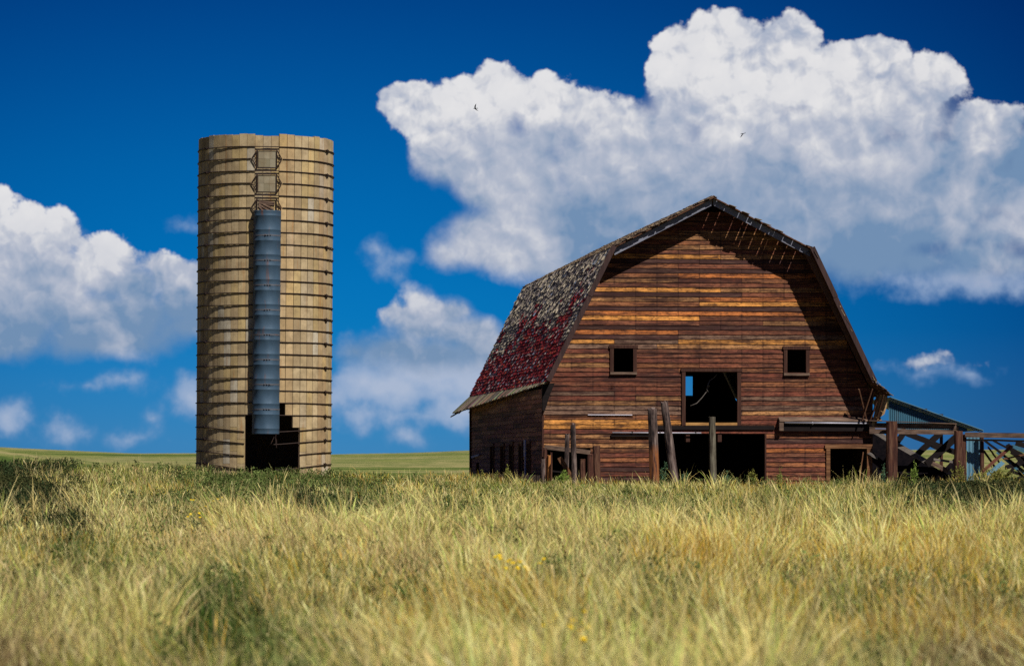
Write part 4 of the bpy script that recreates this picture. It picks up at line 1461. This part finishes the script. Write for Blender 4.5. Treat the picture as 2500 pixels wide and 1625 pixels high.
# survey of the field: (bearing unit, distance unit, half sizes, species, strength); species: 0 straw 1 olive 2 green 3 gold 4 pinkish 5 dark forbs 6 brown
PATCH = [(430, 1500, 150, 60, 2, .9), (230, 1570, 170, 70, 1, .8), (60, 1560, 140, 90, 6, 1.2), (850, 1220, 110, 26, 2, 1.0), (1050, 1190, 60, 16, 2, .9), (2200, 1540, 90, 60, 1, .6), (620, 1190, 290, 44, 2, .9), (760, 1225, 120, 36, 5, .8), (420, 1220, 80, 34, 2, 1.1), (400, 1190, 90, 14, 3, .6), (900, 1180, 60, 20, 2, .8), (50, 1205, 170, 60, 5, 1.2), (150, 1260, 80, 44, 5, .9), (300, 1180, 120, 22, 1, .9),
         (2400, 1205, 190, 40, 5, 1.2), (2230, 1195, 100, 30, 5, .8), (2350, 1250, 120, 30, 2, .7), (1900, 1195, 500, 26, 1, .8), (1350, 1185, 400, 24, 1, .75), (2000, 1215, 200, 18, 2, .7), (1500, 1215, 160, 14, 2, .6), (500, 1450, 130, 95, 2, 1.3), (760, 1620, 170, 120, 2, 1.4),
         (1345, 1390, 22, 60, 2, .9), (2140, 1570, 70, 90, 2, 1.0), (1750, 1320, 180, 70, 3, 1.0), (2250, 1330, 200, 70, 3, 1.0), (1950, 1300, 180, 60, 3, .8), (1250, 1440, 140, 60, 3, .5), (1000, 1190, 40, 12, 3, .7), (900, 1165, 40, 8, 3, .7),
         (640, 1262, 130, 30, 4, 1.1), (560, 1310, 190, 36, 4, .8), (1060, 1340, 190, 50, 4, .8), (1420, 1270, 180, 30, 4, .7), (300, 1240, 120, 30, 4, .5), (40, 1600, 170, 130, 6, 1.3), (2420, 1570, 170, 120, 6, 1.2), (1850, 1480, 80, 50, 6, .5),
         (1450, 1270, 200, 30, 0, .5), (1240, 1250, 60, 20, 2, .6), (960, 1290, 50, 20, 2, .5), (1500, 1330, 70, 22, 2, .5), (1650, 1420, 80, 40, 2, .7), (1480, 1520, 90, 50, 2, .8), (980, 1420, 80, 34, 2, .7), (250, 1340, 110, 40, 2, .7), (1120, 1240, 90, 24, 2, .8), (1780, 1250, 120, 20, 2, .7), (260, 1450, 110, 60, 1, .6), (2060, 1250, 60, 25, 2, .5),
         (1150, 1480, 120, 60, 0, .5), (300, 1330, 60, 30, 1, .5), (2300, 1470, 80, 50, 6, .45), (700, 1480, 60, 50, 1, .5)]
SPEC = np.array([(.92, .75, .27), (.32, .34, .070), (.085, .135, .038), (.72, .44, .055), (.78, .55, .26), (.028, .042, .018), (.20, .135, .065)])


def species(x, y, r):
    px, py = px_at(x, y)
    n1 = fbm(x / 2.3, y / 5, 21, 4); n2 = fbm(x / 1.0, y / 3.5, 22, 3); n3 = fbm(x / 4, y / 9, 23, 3)
    wt = np.zeros((len(x), 7))
    wt[:, 0] = .42 + 1.8 * (n1 - .5); wt[:, 1] = .55 - 1.8 * (n1 - .5) + 1.2 * (n2 - .5); wt[:, 2] = .13 + 3.6 * np.clip(n2 - .50, 0, 1)
    wt[:, 3] = .14 + 1.6 * (n3 - .5); wt[:, 4] = .20 - 1.6 * (n3 - .5); wt[:, 5] = .03; wt[:, 6] = .16
    for (cx, cy, rx, ry, s, k) in PATCH:
        ww = np.clip(1.35 - np.hypot((px - cx) / rx, (py - cy) / ry) + 1.3 * (n2 - .5), 0, 1) * k
        wt *= (1 - ww)[:, None]; wt[:, s] += ww
    wt = np.clip(wt, 0, None); wt /= wt.sum(1, keepdims=True)
    return np.minimum((wt.cumsum(1) < r[:, None]).sum(1), 6)


def in_buildings(x, y):
    c, s = math.cos(R(TH)), math.sin(R(TH))
    u = (x - BX) * c + (y - BY) * s; w = -(x - BX) * s + (y - BY) * c
    return ((np.abs(u) < 5.0) & (w > .5) & (w < LEN)) | (np.hypot(x + 7.94, y - 102) < 2.0)


def sample_clumps(n, d0, d1):
    """clump centres evenly over the ground of a sector that is a few metres wider than the view on both sides"""
    half = lambda d: .165 + 3.6 / d
    hm = half(d0)
    n = int(n * hm / .185)
    d = np.sqrt(rng.uniform(d0 * d0, d1 * d1, n)); a = rng.uniform(-hm, hm, n)
    x = d * np.sin(a); y = d * np.cos(a)
    ok = ~in_buildings(x, y) & (fbm(x / .8, y / 1.3, 41, 3) > .40) & (np.abs(a) < half(d))
    return x[ok], y[ok]


def blades(cx, cy, per, spread, hmin, hmax, w0, head_frac, seed, force=None):
    r = np.random.default_rng(seed)
    nc = len(cx)
    sp = species(cx, cy, r.random(nc))
    if force is not None: sp = np.full(nc, force)
    ch = r.uniform(.62, 1.18, nc) * (.45 + 1.12 * fbm(cx / 1.3, cy / 2.6, 31, 3)); caz = r.uniform(0, 2 * np.pi, nc); cj = np.clip(r.normal(1, .26, nc), .4, 1.7)
    idx = np.repeat(np.arange(nc), per)
    n = len(idx)
    x = cx[idx] + r.normal(0, spread, n); y = cy[idx] + r.normal(0, spread, n)
    z = ground_z(x, y) - .02
    s = sp[idx]
    hs = np.array([1.0, .85, .90, 1.05, 1.0, .95, .95])[s]
    h = r.uniform(hmin, hmax, n) * ch[idx] * hs
    # blades of a tussock fan out from its heart; the wind bends them all a little one way
    ox = x - cx[idx]; oy = y - cy[idx]; on = np.hypot(ox, oy) + 1e-4
    az = np.arctan2(oy, ox) + r.normal(0, .7, n)
    lean = (.08 + .75 * np.clip(on / (2.2 * spread), 0, 1) * r.uniform(.4, 1.3, n)) * h * np.array([1, 1, .9, .6, 1, .8, 1])[s]
    wind = -.30 * h * (vnoise(x / 3, y / 4, 77) - .35)
    lx = np.cos(az) * lean + wind; ly = np.sin(az) * lean
    yaw = r.uniform(0, np.pi, n)
    sx = np.cos(yaw); sy = np.sin(yaw) * .6
    wd = w0 * r.uniform(.6, 1.35, n) * np.array([.9, 1, 1.25, .8, .8, 1.3, .9])[s]
    tall = r.random(n) < .07
    h[tall] *= r.uniform(1.15, 1.45, tall.sum())
    head = r.random(n) < head_frac * np.array([1, .7, .15, 1.6, 1.2, .1, 1])[s]
    ts = np.array([0, .38, .72, .86, 1.0])
    wp = np.array([.75, 1.0, .62, .4, 0.0])[None, :] * np.ones((n, 1))
    wp[head] = np.array([.32, .28, .45, 1.35, 0.0])
    curl = r.uniform(1.5, 2.6, n)
    V = np.zeros((n, 9, 3)); C = np.zeros((n, 9, 3))
    base = SPEC[s] * cj[idx, None] * r.uniform(.6, 1.3, (n, 1)) * (1 + r.normal(0, .05, (n, 3)))
    grn = (r.random(n) < .24) & (s != 5)
    base[grn] = base[grn] * np.array([.5, .75, .5])
    pal = (r.random(n) < .10) & (s != 5) & (s != 2)
    base[pal] = base[pal] * .3 + np.array([.90, .80, .46]) * .7
    base[tall] = base[tall] * .5 + np.array([.82, .70, .34]) * .5
    hd = head & (s != 5)
    base[hd] = base[hd] * .8 + np.array([.88, .74, .42]) * .2
    base = np.clip(base, .005, .9)
    k = 0
    for i, t in enumerate(ts):
        b_ = t ** curl
        px = x + lx * b_; py = y + ly * b_
        pz = z + h * (t - .22 * b_ * (lean / h))
        w = wd * wp[:, i] * .5
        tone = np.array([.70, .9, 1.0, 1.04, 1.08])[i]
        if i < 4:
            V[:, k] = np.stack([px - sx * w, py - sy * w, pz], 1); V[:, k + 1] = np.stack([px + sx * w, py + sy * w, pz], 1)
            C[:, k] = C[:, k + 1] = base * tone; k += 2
        else:
            V[:, 8] = np.stack([px, py, pz], 1); C[:, 8] = base * tone
    o = (np.arange(n) * 9)[:, None]
    q = np.concatenate([o + np.array([0, 1, 3, 2]), o + np.array([2, 3, 5, 4]), o + np.array([4, 5, 7, 6])])
    t3 = o + np.array([6, 7, 8])
    return V.reshape(-1, 3), q, t3, C.reshape(-1, 3)


def build_grass():
    parts = []
    for (n, d0, d1, per, spr, h0, h1, w, hf, sd_) in ((3300, 13, 26, 36, .11, .26, .58, .0080, .20, 1), (7600, 26, 46, 28, .13, .24, .55, .0092, .25, 2),
                                                (11500, 46, 80, 18, .16, .25, .50, .0120, .28, 3), (16500, 80, 119, 12, .17, .23, .46, .0150, .25, 4)):
        x, y = sample_clumps(n, d0, d1)
        parts.append(blades(x, y, per, spr, h0, h1, w, hf, sd_))
    # big pale tussocks that fountain above the rest
    for (n, d0, d1, per, w, sd_) in ((900, 14, 30, 60, .012, 11), (1300, 30, 55, 50, .014, 12), (1300, 55, 92, 36, .016, 13)):
        x, y = sample_clumps(n, d0, d1)
        px, py = px_at(x, y)
        spx = species(x, y, np.random.default_rng(sd_).random(len(x)))
        keep = (fbm(x / 3.1, y / 5, 61, 3) > .45) & ((spx == 0) | (spx == 4) | (spx == 3))
        x, y = x[keep], y[keep]
        parts.append(blades(x, y, per, .13, .42, .78, w, .1, sd_, force=0))
    off = 0; V = []; Q = []; T = []; C = []
    for v, q, t, c in parts:
        V.append(v); Q.append(q + off); T.append(t + off); C.append(c); off += len(v)
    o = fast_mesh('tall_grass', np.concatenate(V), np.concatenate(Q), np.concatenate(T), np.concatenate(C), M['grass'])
    tag(o, 'tall dry prairie grass filling the whole foreground', kind='stuff')



def build_forbs():
    """knee-high leafy green growth between the grasses, far too much of it to count"""
    r = np.random.default_rng(5)
    x, y = sample_clumps(60000, 15, 112)
    sp = species(x, y, r.random(len(x)))
    px, py = px_at(x, y)
    sel = np.where(((sp == 2) | (sp == 5)) & (r.random(len(x)) < .26))[0]
    x, y, sp = x[sel], y[sel], sp[sel]
    per = 46
    idx = np.repeat(np.arange(len(x)), per); n = len(idx)
    h = r.uniform(.22, .50, len(x))[idx]
    t = r.random(n) ** .7
    rad = .16 * np.sqrt(r.random(n)) * (1.1 - .5 * t); a = r.uniform(0, 6.283, n)
    c = np.stack([x[idx] + rad * np.cos(a), y[idx] + rad * np.sin(a), np.zeros(n)], 1)
    c[:, 2] = ground_z(c[:, 0], c[:, 1]) + h * t
    d = r.normal(0, 1, (n, 3)); d[:, 2] = np.abs(d[:, 2]) + .4; d /= np.linalg.norm(d, axis=1, keepdims=True)
    s = np.cross(d, r.normal(0, 1, (n, 3))); s /= np.linalg.norm(s, axis=1, keepdims=True)
    far = (np.hypot(c[:, 0], c[:, 1]) / 60)[:, None]
    L = .055 * r.uniform(.6, 1.4, (n, 1)); Wd = .010 * r.uniform(.7, 1.4, (n, 1)) * (.8 + .5 * far)
    V = np.stack([c - s * Wd * .2, c + d * L * .5 - s * Wd, c + d * L, c + d * L * .5 + s * Wd], 1).reshape(-1, 3)
    q = (np.arange(n) * 4)[:, None] + np.array([0, 1, 2, 3])
    base = np.where((sp == 2)[:, None], np.array([[.13, .175, .055]]), np.array([[.04, .06, .026]]))
    jit = np.clip(r.normal(1, .3, (len(x), 1)), .4, 1.8)
    cc = np.repeat((base * jit)[idx] * r.uniform(.6, 1.5, (n, 1)), 4, axis=0)
    o = fast_mesh('green_forbs', V, q, np.zeros((0, 3), int), cc, M['grass'])
    tag(o, 'patches of leafy green growth among the dry grass', kind='stuff')


build_grass()
build_forbs()


# ------------------------------------------------------------------ weeds, shrubs, flowers
def weed(name, loc, h, w, n, colr, label, cat='weed', group=None, seed=1, leaf=(.035, .012), spire=True):
    r = np.random.default_rng(seed)
    root = empty(name, loc, label, cat, group=group)
    st = MB(); rn = random.Random(seed)
    tips = []
    for k in range(max(3, int(w * 14))):
        a = rn.uniform(0, 6.28); rr = w * rn.uniform(.1, .5)
        hh = h * (1 - .5 * (rr / w)) * rn.uniform(.8, 1.0) if k else h
        p0 = (rr * .25 * math.cos(a), rr * .25 * math.sin(a), -.05); p1 = (rr * .7 * math.cos(a), rr * .7 * math.sin(a), hh * .5); p2 = (rr * math.cos(a), rr * math.sin(a), hh)
        if k == 0: p0 = (0, 0, -.05); p1 = (.01, .02, hh * .5); p2 = (.02, 0, hh)
        st.tube([p0, p1, p2], [.007, .005, .002], 4); tips.append((Vector(p0), Vector(p1), Vector(p2)))
    st.build('stem', M['stem'], root)
    k = r.integers(0, len(tips), n); t = r.random(n) ** .8
    P0 = np.array([tips[i][0] for i in k]); P1 = np.array([tips[i][1] for i in k]); P2 = np.array([tips[i][2] for i in k])
    tt = t[:, None]
    c = P0 * (1 - tt) ** 2 + 2 * P1 * tt * (1 - tt) + P2 * tt ** 2
    sprd = (w * .22 * (1.05 - t) + .012) if spire else np.full(n, w * .2)
    c[:, :2] += r.normal(0, 1, (n, 2)) * sprd[:, None]; c[:, 2] += r.normal(0, .02, n)
    d = r.normal(0, 1, (n, 3)); d[:, 2] = np.abs(d[:, 2]) + .5; d /= np.linalg.norm(d, axis=1, keepdims=True)
    s = np.cross(d, r.normal(0, 1, (n, 3))); s /= np.linalg.norm(s, axis=1, keepdims=True)
    L = leaf[0] * r.uniform(.6, 1.4, (n, 1)); Wd = leaf[1] * r.uniform(.7, 1.3, (n, 1))
    V = np.stack([c - s * Wd * .2, c + d * L * .5 - s * Wd, c + d * L, c + d * L * .5 + s * Wd], 1).reshape(-1, 3)
    q = (np.arange(n) * 4)[:, None] + np.array([0, 1, 2, 3])
    cc = np.repeat(np.clip(np.array(colr)[None, :] * r.uniform(.55, 1.5, (n, 1)), 0, 1), 4, axis=0)
    o = fast_mesh('leaves', V, q, np.zeros((0, 3), int), cc, M['leaf'])
    o.parent = root
    return root


M['stem'] = flat_mat('weed_stem', (.12, .13, .05), (.20, .15, .06), 30)
GREEN = (.16, .24, .055); LGREEN = (.22, .32, .07); OLIVE = (.22, .23, .06); BLUEG = (.09, .17, .10)
WEEDS = [(1238, 94.6, 1135, .34, 240, OLIVE, 'pointed green weed before the shaded barn side, tallest there'),
         (1176, 97.0, 1148, .26, 150, OLIVE, 'small pale weed at the far left end of the barn side'),
         (1376, 93.6, 1148, .55, 620, LGREEN, 'bright green bushy weed at the feet of the two slim grey posts'),
         (1623, 93.2, 1130, .22, 190, BLUEG, 'narrow bluish weed between the thick post and the leaning post'),
         (1676, 93.6, 1152, .34, 170, BLUEG, 'low bluish weed just right of the leaning post'),
         (1773, 93.8, 1150, .40, 240, BLUEG, 'spreading bluish weed just right of the greenish grey post'),
         (1838, 93.5, 1146, .36, 240, OLIVE, 'olive weed before the right jamb of the big doorway'),
         (1902, 93.6, 1142, .20, 110, OLIVE, 'thin wispy weed before the boards between the barn doors'),
         (2072, 93.6, 1150, .20, 100, OLIVE, 'thin stalk of weed before the small side doorway'),
         (2156, 93.8, 1134, .22, 150, BLUEG, 'slender grey-green weed left of the thick frame post'),
         (2209, 94.5, 1148, .30, 160, OLIVE, 'short weed just right of the thick frame post'),
         (2233, 94.2, 1126, .36, 320, LGREEN, 'pointed yellow-green weed midway between the frame posts'),
         (2341, 94.0, 1124, .50, 420, OLIVE, 'tall bushy weed at the foot of the right frame post'),
         (1212, 95.5, 1152, .20, 90, OLIVE, 'sparse weed between the two weeds before the barn side'),
         (430, 92.0, 1128, .35, 70, (.08, .09, .04), 'dark twiggy weed standing above the grass left of the silo'),
         (372, 96.0, 1133, .25, 50, (.08, .09, .04), 'small dark weed far left of the silo')]
for i, (px, Y, ytop, w, n, c, lab) in enumerate(WEEDS):
    p = stand(px, Y); h = at(px, ytop, Y).z - p.z
    weed('weed', p, max(.3, h), w, n * 2, c, lab, seed=50 + i, leaf=(.05, .013))
DK = (.05, .06, .024)
SHRUBS = [(2290, 84, 1172, .9, 'dark shrub right of the frame posts, smallest of the dark row'), (2370, 80, 1172, 1.1, 'dark shrub below the blue tin sheet'),
          (2450, 76, 1168, 1.3, 'broad dark shrub below the heap of broken timbers'), (2525, 74, 1165, 1.3, 'dark shrub cut by the right edge of the photo'),
          (2425, 92, 1140, 1.0, 'yellow-green shrub before the heap of broken timbers'),
          (40, 78, 1150, 1.5, 'dark shrub at the left edge of the photo'), (130, 74, 1180, 1.2, 'dark low shrub second from the left edge'), (-40, 84, 1148, 1.4, 'dark shrub cut by the left edge of the photo')]
for i, (px, Y, ytop, w, lab) in enumerate(SHRUBS):
    p = stand(px, Y); h = at(px, ytop, Y).z - p.z
    weed('shrub', p, max(.35, h), w, 2600, (.20, .20, .05) if 'yellow' in lab else DK, lab, 'shrub', seed=90 + i, leaf=(.055, .016), spire=False)


def flower_plant(loc, h, nh, seed, label, group):
    root = empty('yellow_flower', loc, label, 'flower', group=group)
    rn = random.Random(seed); st = MB()
    heads = []
    for k in range(nh):
        a = rn.uniform(0, 6.28); rr = rn.uniform(.02, .13); hh = h * rn.uniform(.85, 1.03)
        st.tube([(0, 0, -.05), (rr * .3 * math.cos(a), rr * .3 * math.sin(a), hh * .6), (rr * math.cos(a), rr * math.sin(a), hh)], [.005, .004, .003], 4)
        heads.append((rr * math.cos(a), rr * math.sin(a), hh))
    st.build('stem', M['stem'], root)
    for (x, y, z) in heads:
        fb = MB(); m = 11; tilt = Matrix.Rotation(rn.uniform(.2, .9), 3, 'X') @ Matrix.Rotation(rn.uniform(-.4, .4), 3, 'Y')
        for k in range(m):
            a0 = 2 * math.pi * (k - .42) / m; a1 = 2 * math.pi * (k + .42) / m; am = 2 * math.pi * k / m
            r0, r1 = .009, .024
            pts = [(r0 * math.cos(a0), r0 * math.sin(a0), .002), (r1 * .8 * math.cos(a0), r1 * .8 * math.sin(a0), .006), (r1 * math.cos(am), r1 * math.sin(am), .004), (r1 * .8 * math.cos(a1), r1 * .8 * math.sin(a1), .006), (r0 * math.cos(a1), r0 * math.sin(a1), .002)]
            q = [tilt @ Vector(p) + Vector((x, y, z)) for p in pts]
            q2 = [tilt @ Vector((p[0], p[1], p[2] - .002)) + Vector((x, y, z)) for p in pts]
            fb.add(q + q2, [(0, 1, 2, 3, 4), (9, 8, 7, 6, 5)])
        fb.tube([tilt @ Vector((0, 0, -.002)) + Vector((x, y, z)), tilt @ Vector((0, 0, .010)) + Vector((x, y, z))], [.012, .008], 8)
        fb.build('flower_head', M['petal'], root)


M['petal'] = flat_mat('yellow_petals', (.80, .60, .02), (.70, .48, .01), 60, .7)


def dist_of(py):
    return 1.33 / ((py - 1110) / 7800 + .0062)


FG = 'yellow flower plants in the grass'
for gi, (lab, pts) in enumerate((('small yellow flowers far off, in the grass before the silo', [(466, 1240), (531, 1238), (470, 1272), (500, 1255)]),
                                 ('cluster of yellow flowers in the middle of the field', [(1200, 1383), (1232, 1392), (1280, 1402), (1300, 1395), (1242, 1400)]),
                                 ('yellow flowers low in the field near the bottom of the photo', [(1366, 1540), (1372, 1552), (1420, 1562), (1460, 1534), (1418, 1578)]))):
    for k, (px, py) in enumerate(pts):
        Y = dist_of(py); p = stand(px, Y)
        h = at(px, py, Y).z - p.z
        flower_plant(p, max(.50, h + .12), 2 + (k % 3), gi * 20 + k, lab, FG + (', far', ', middle', ', near')[gi])
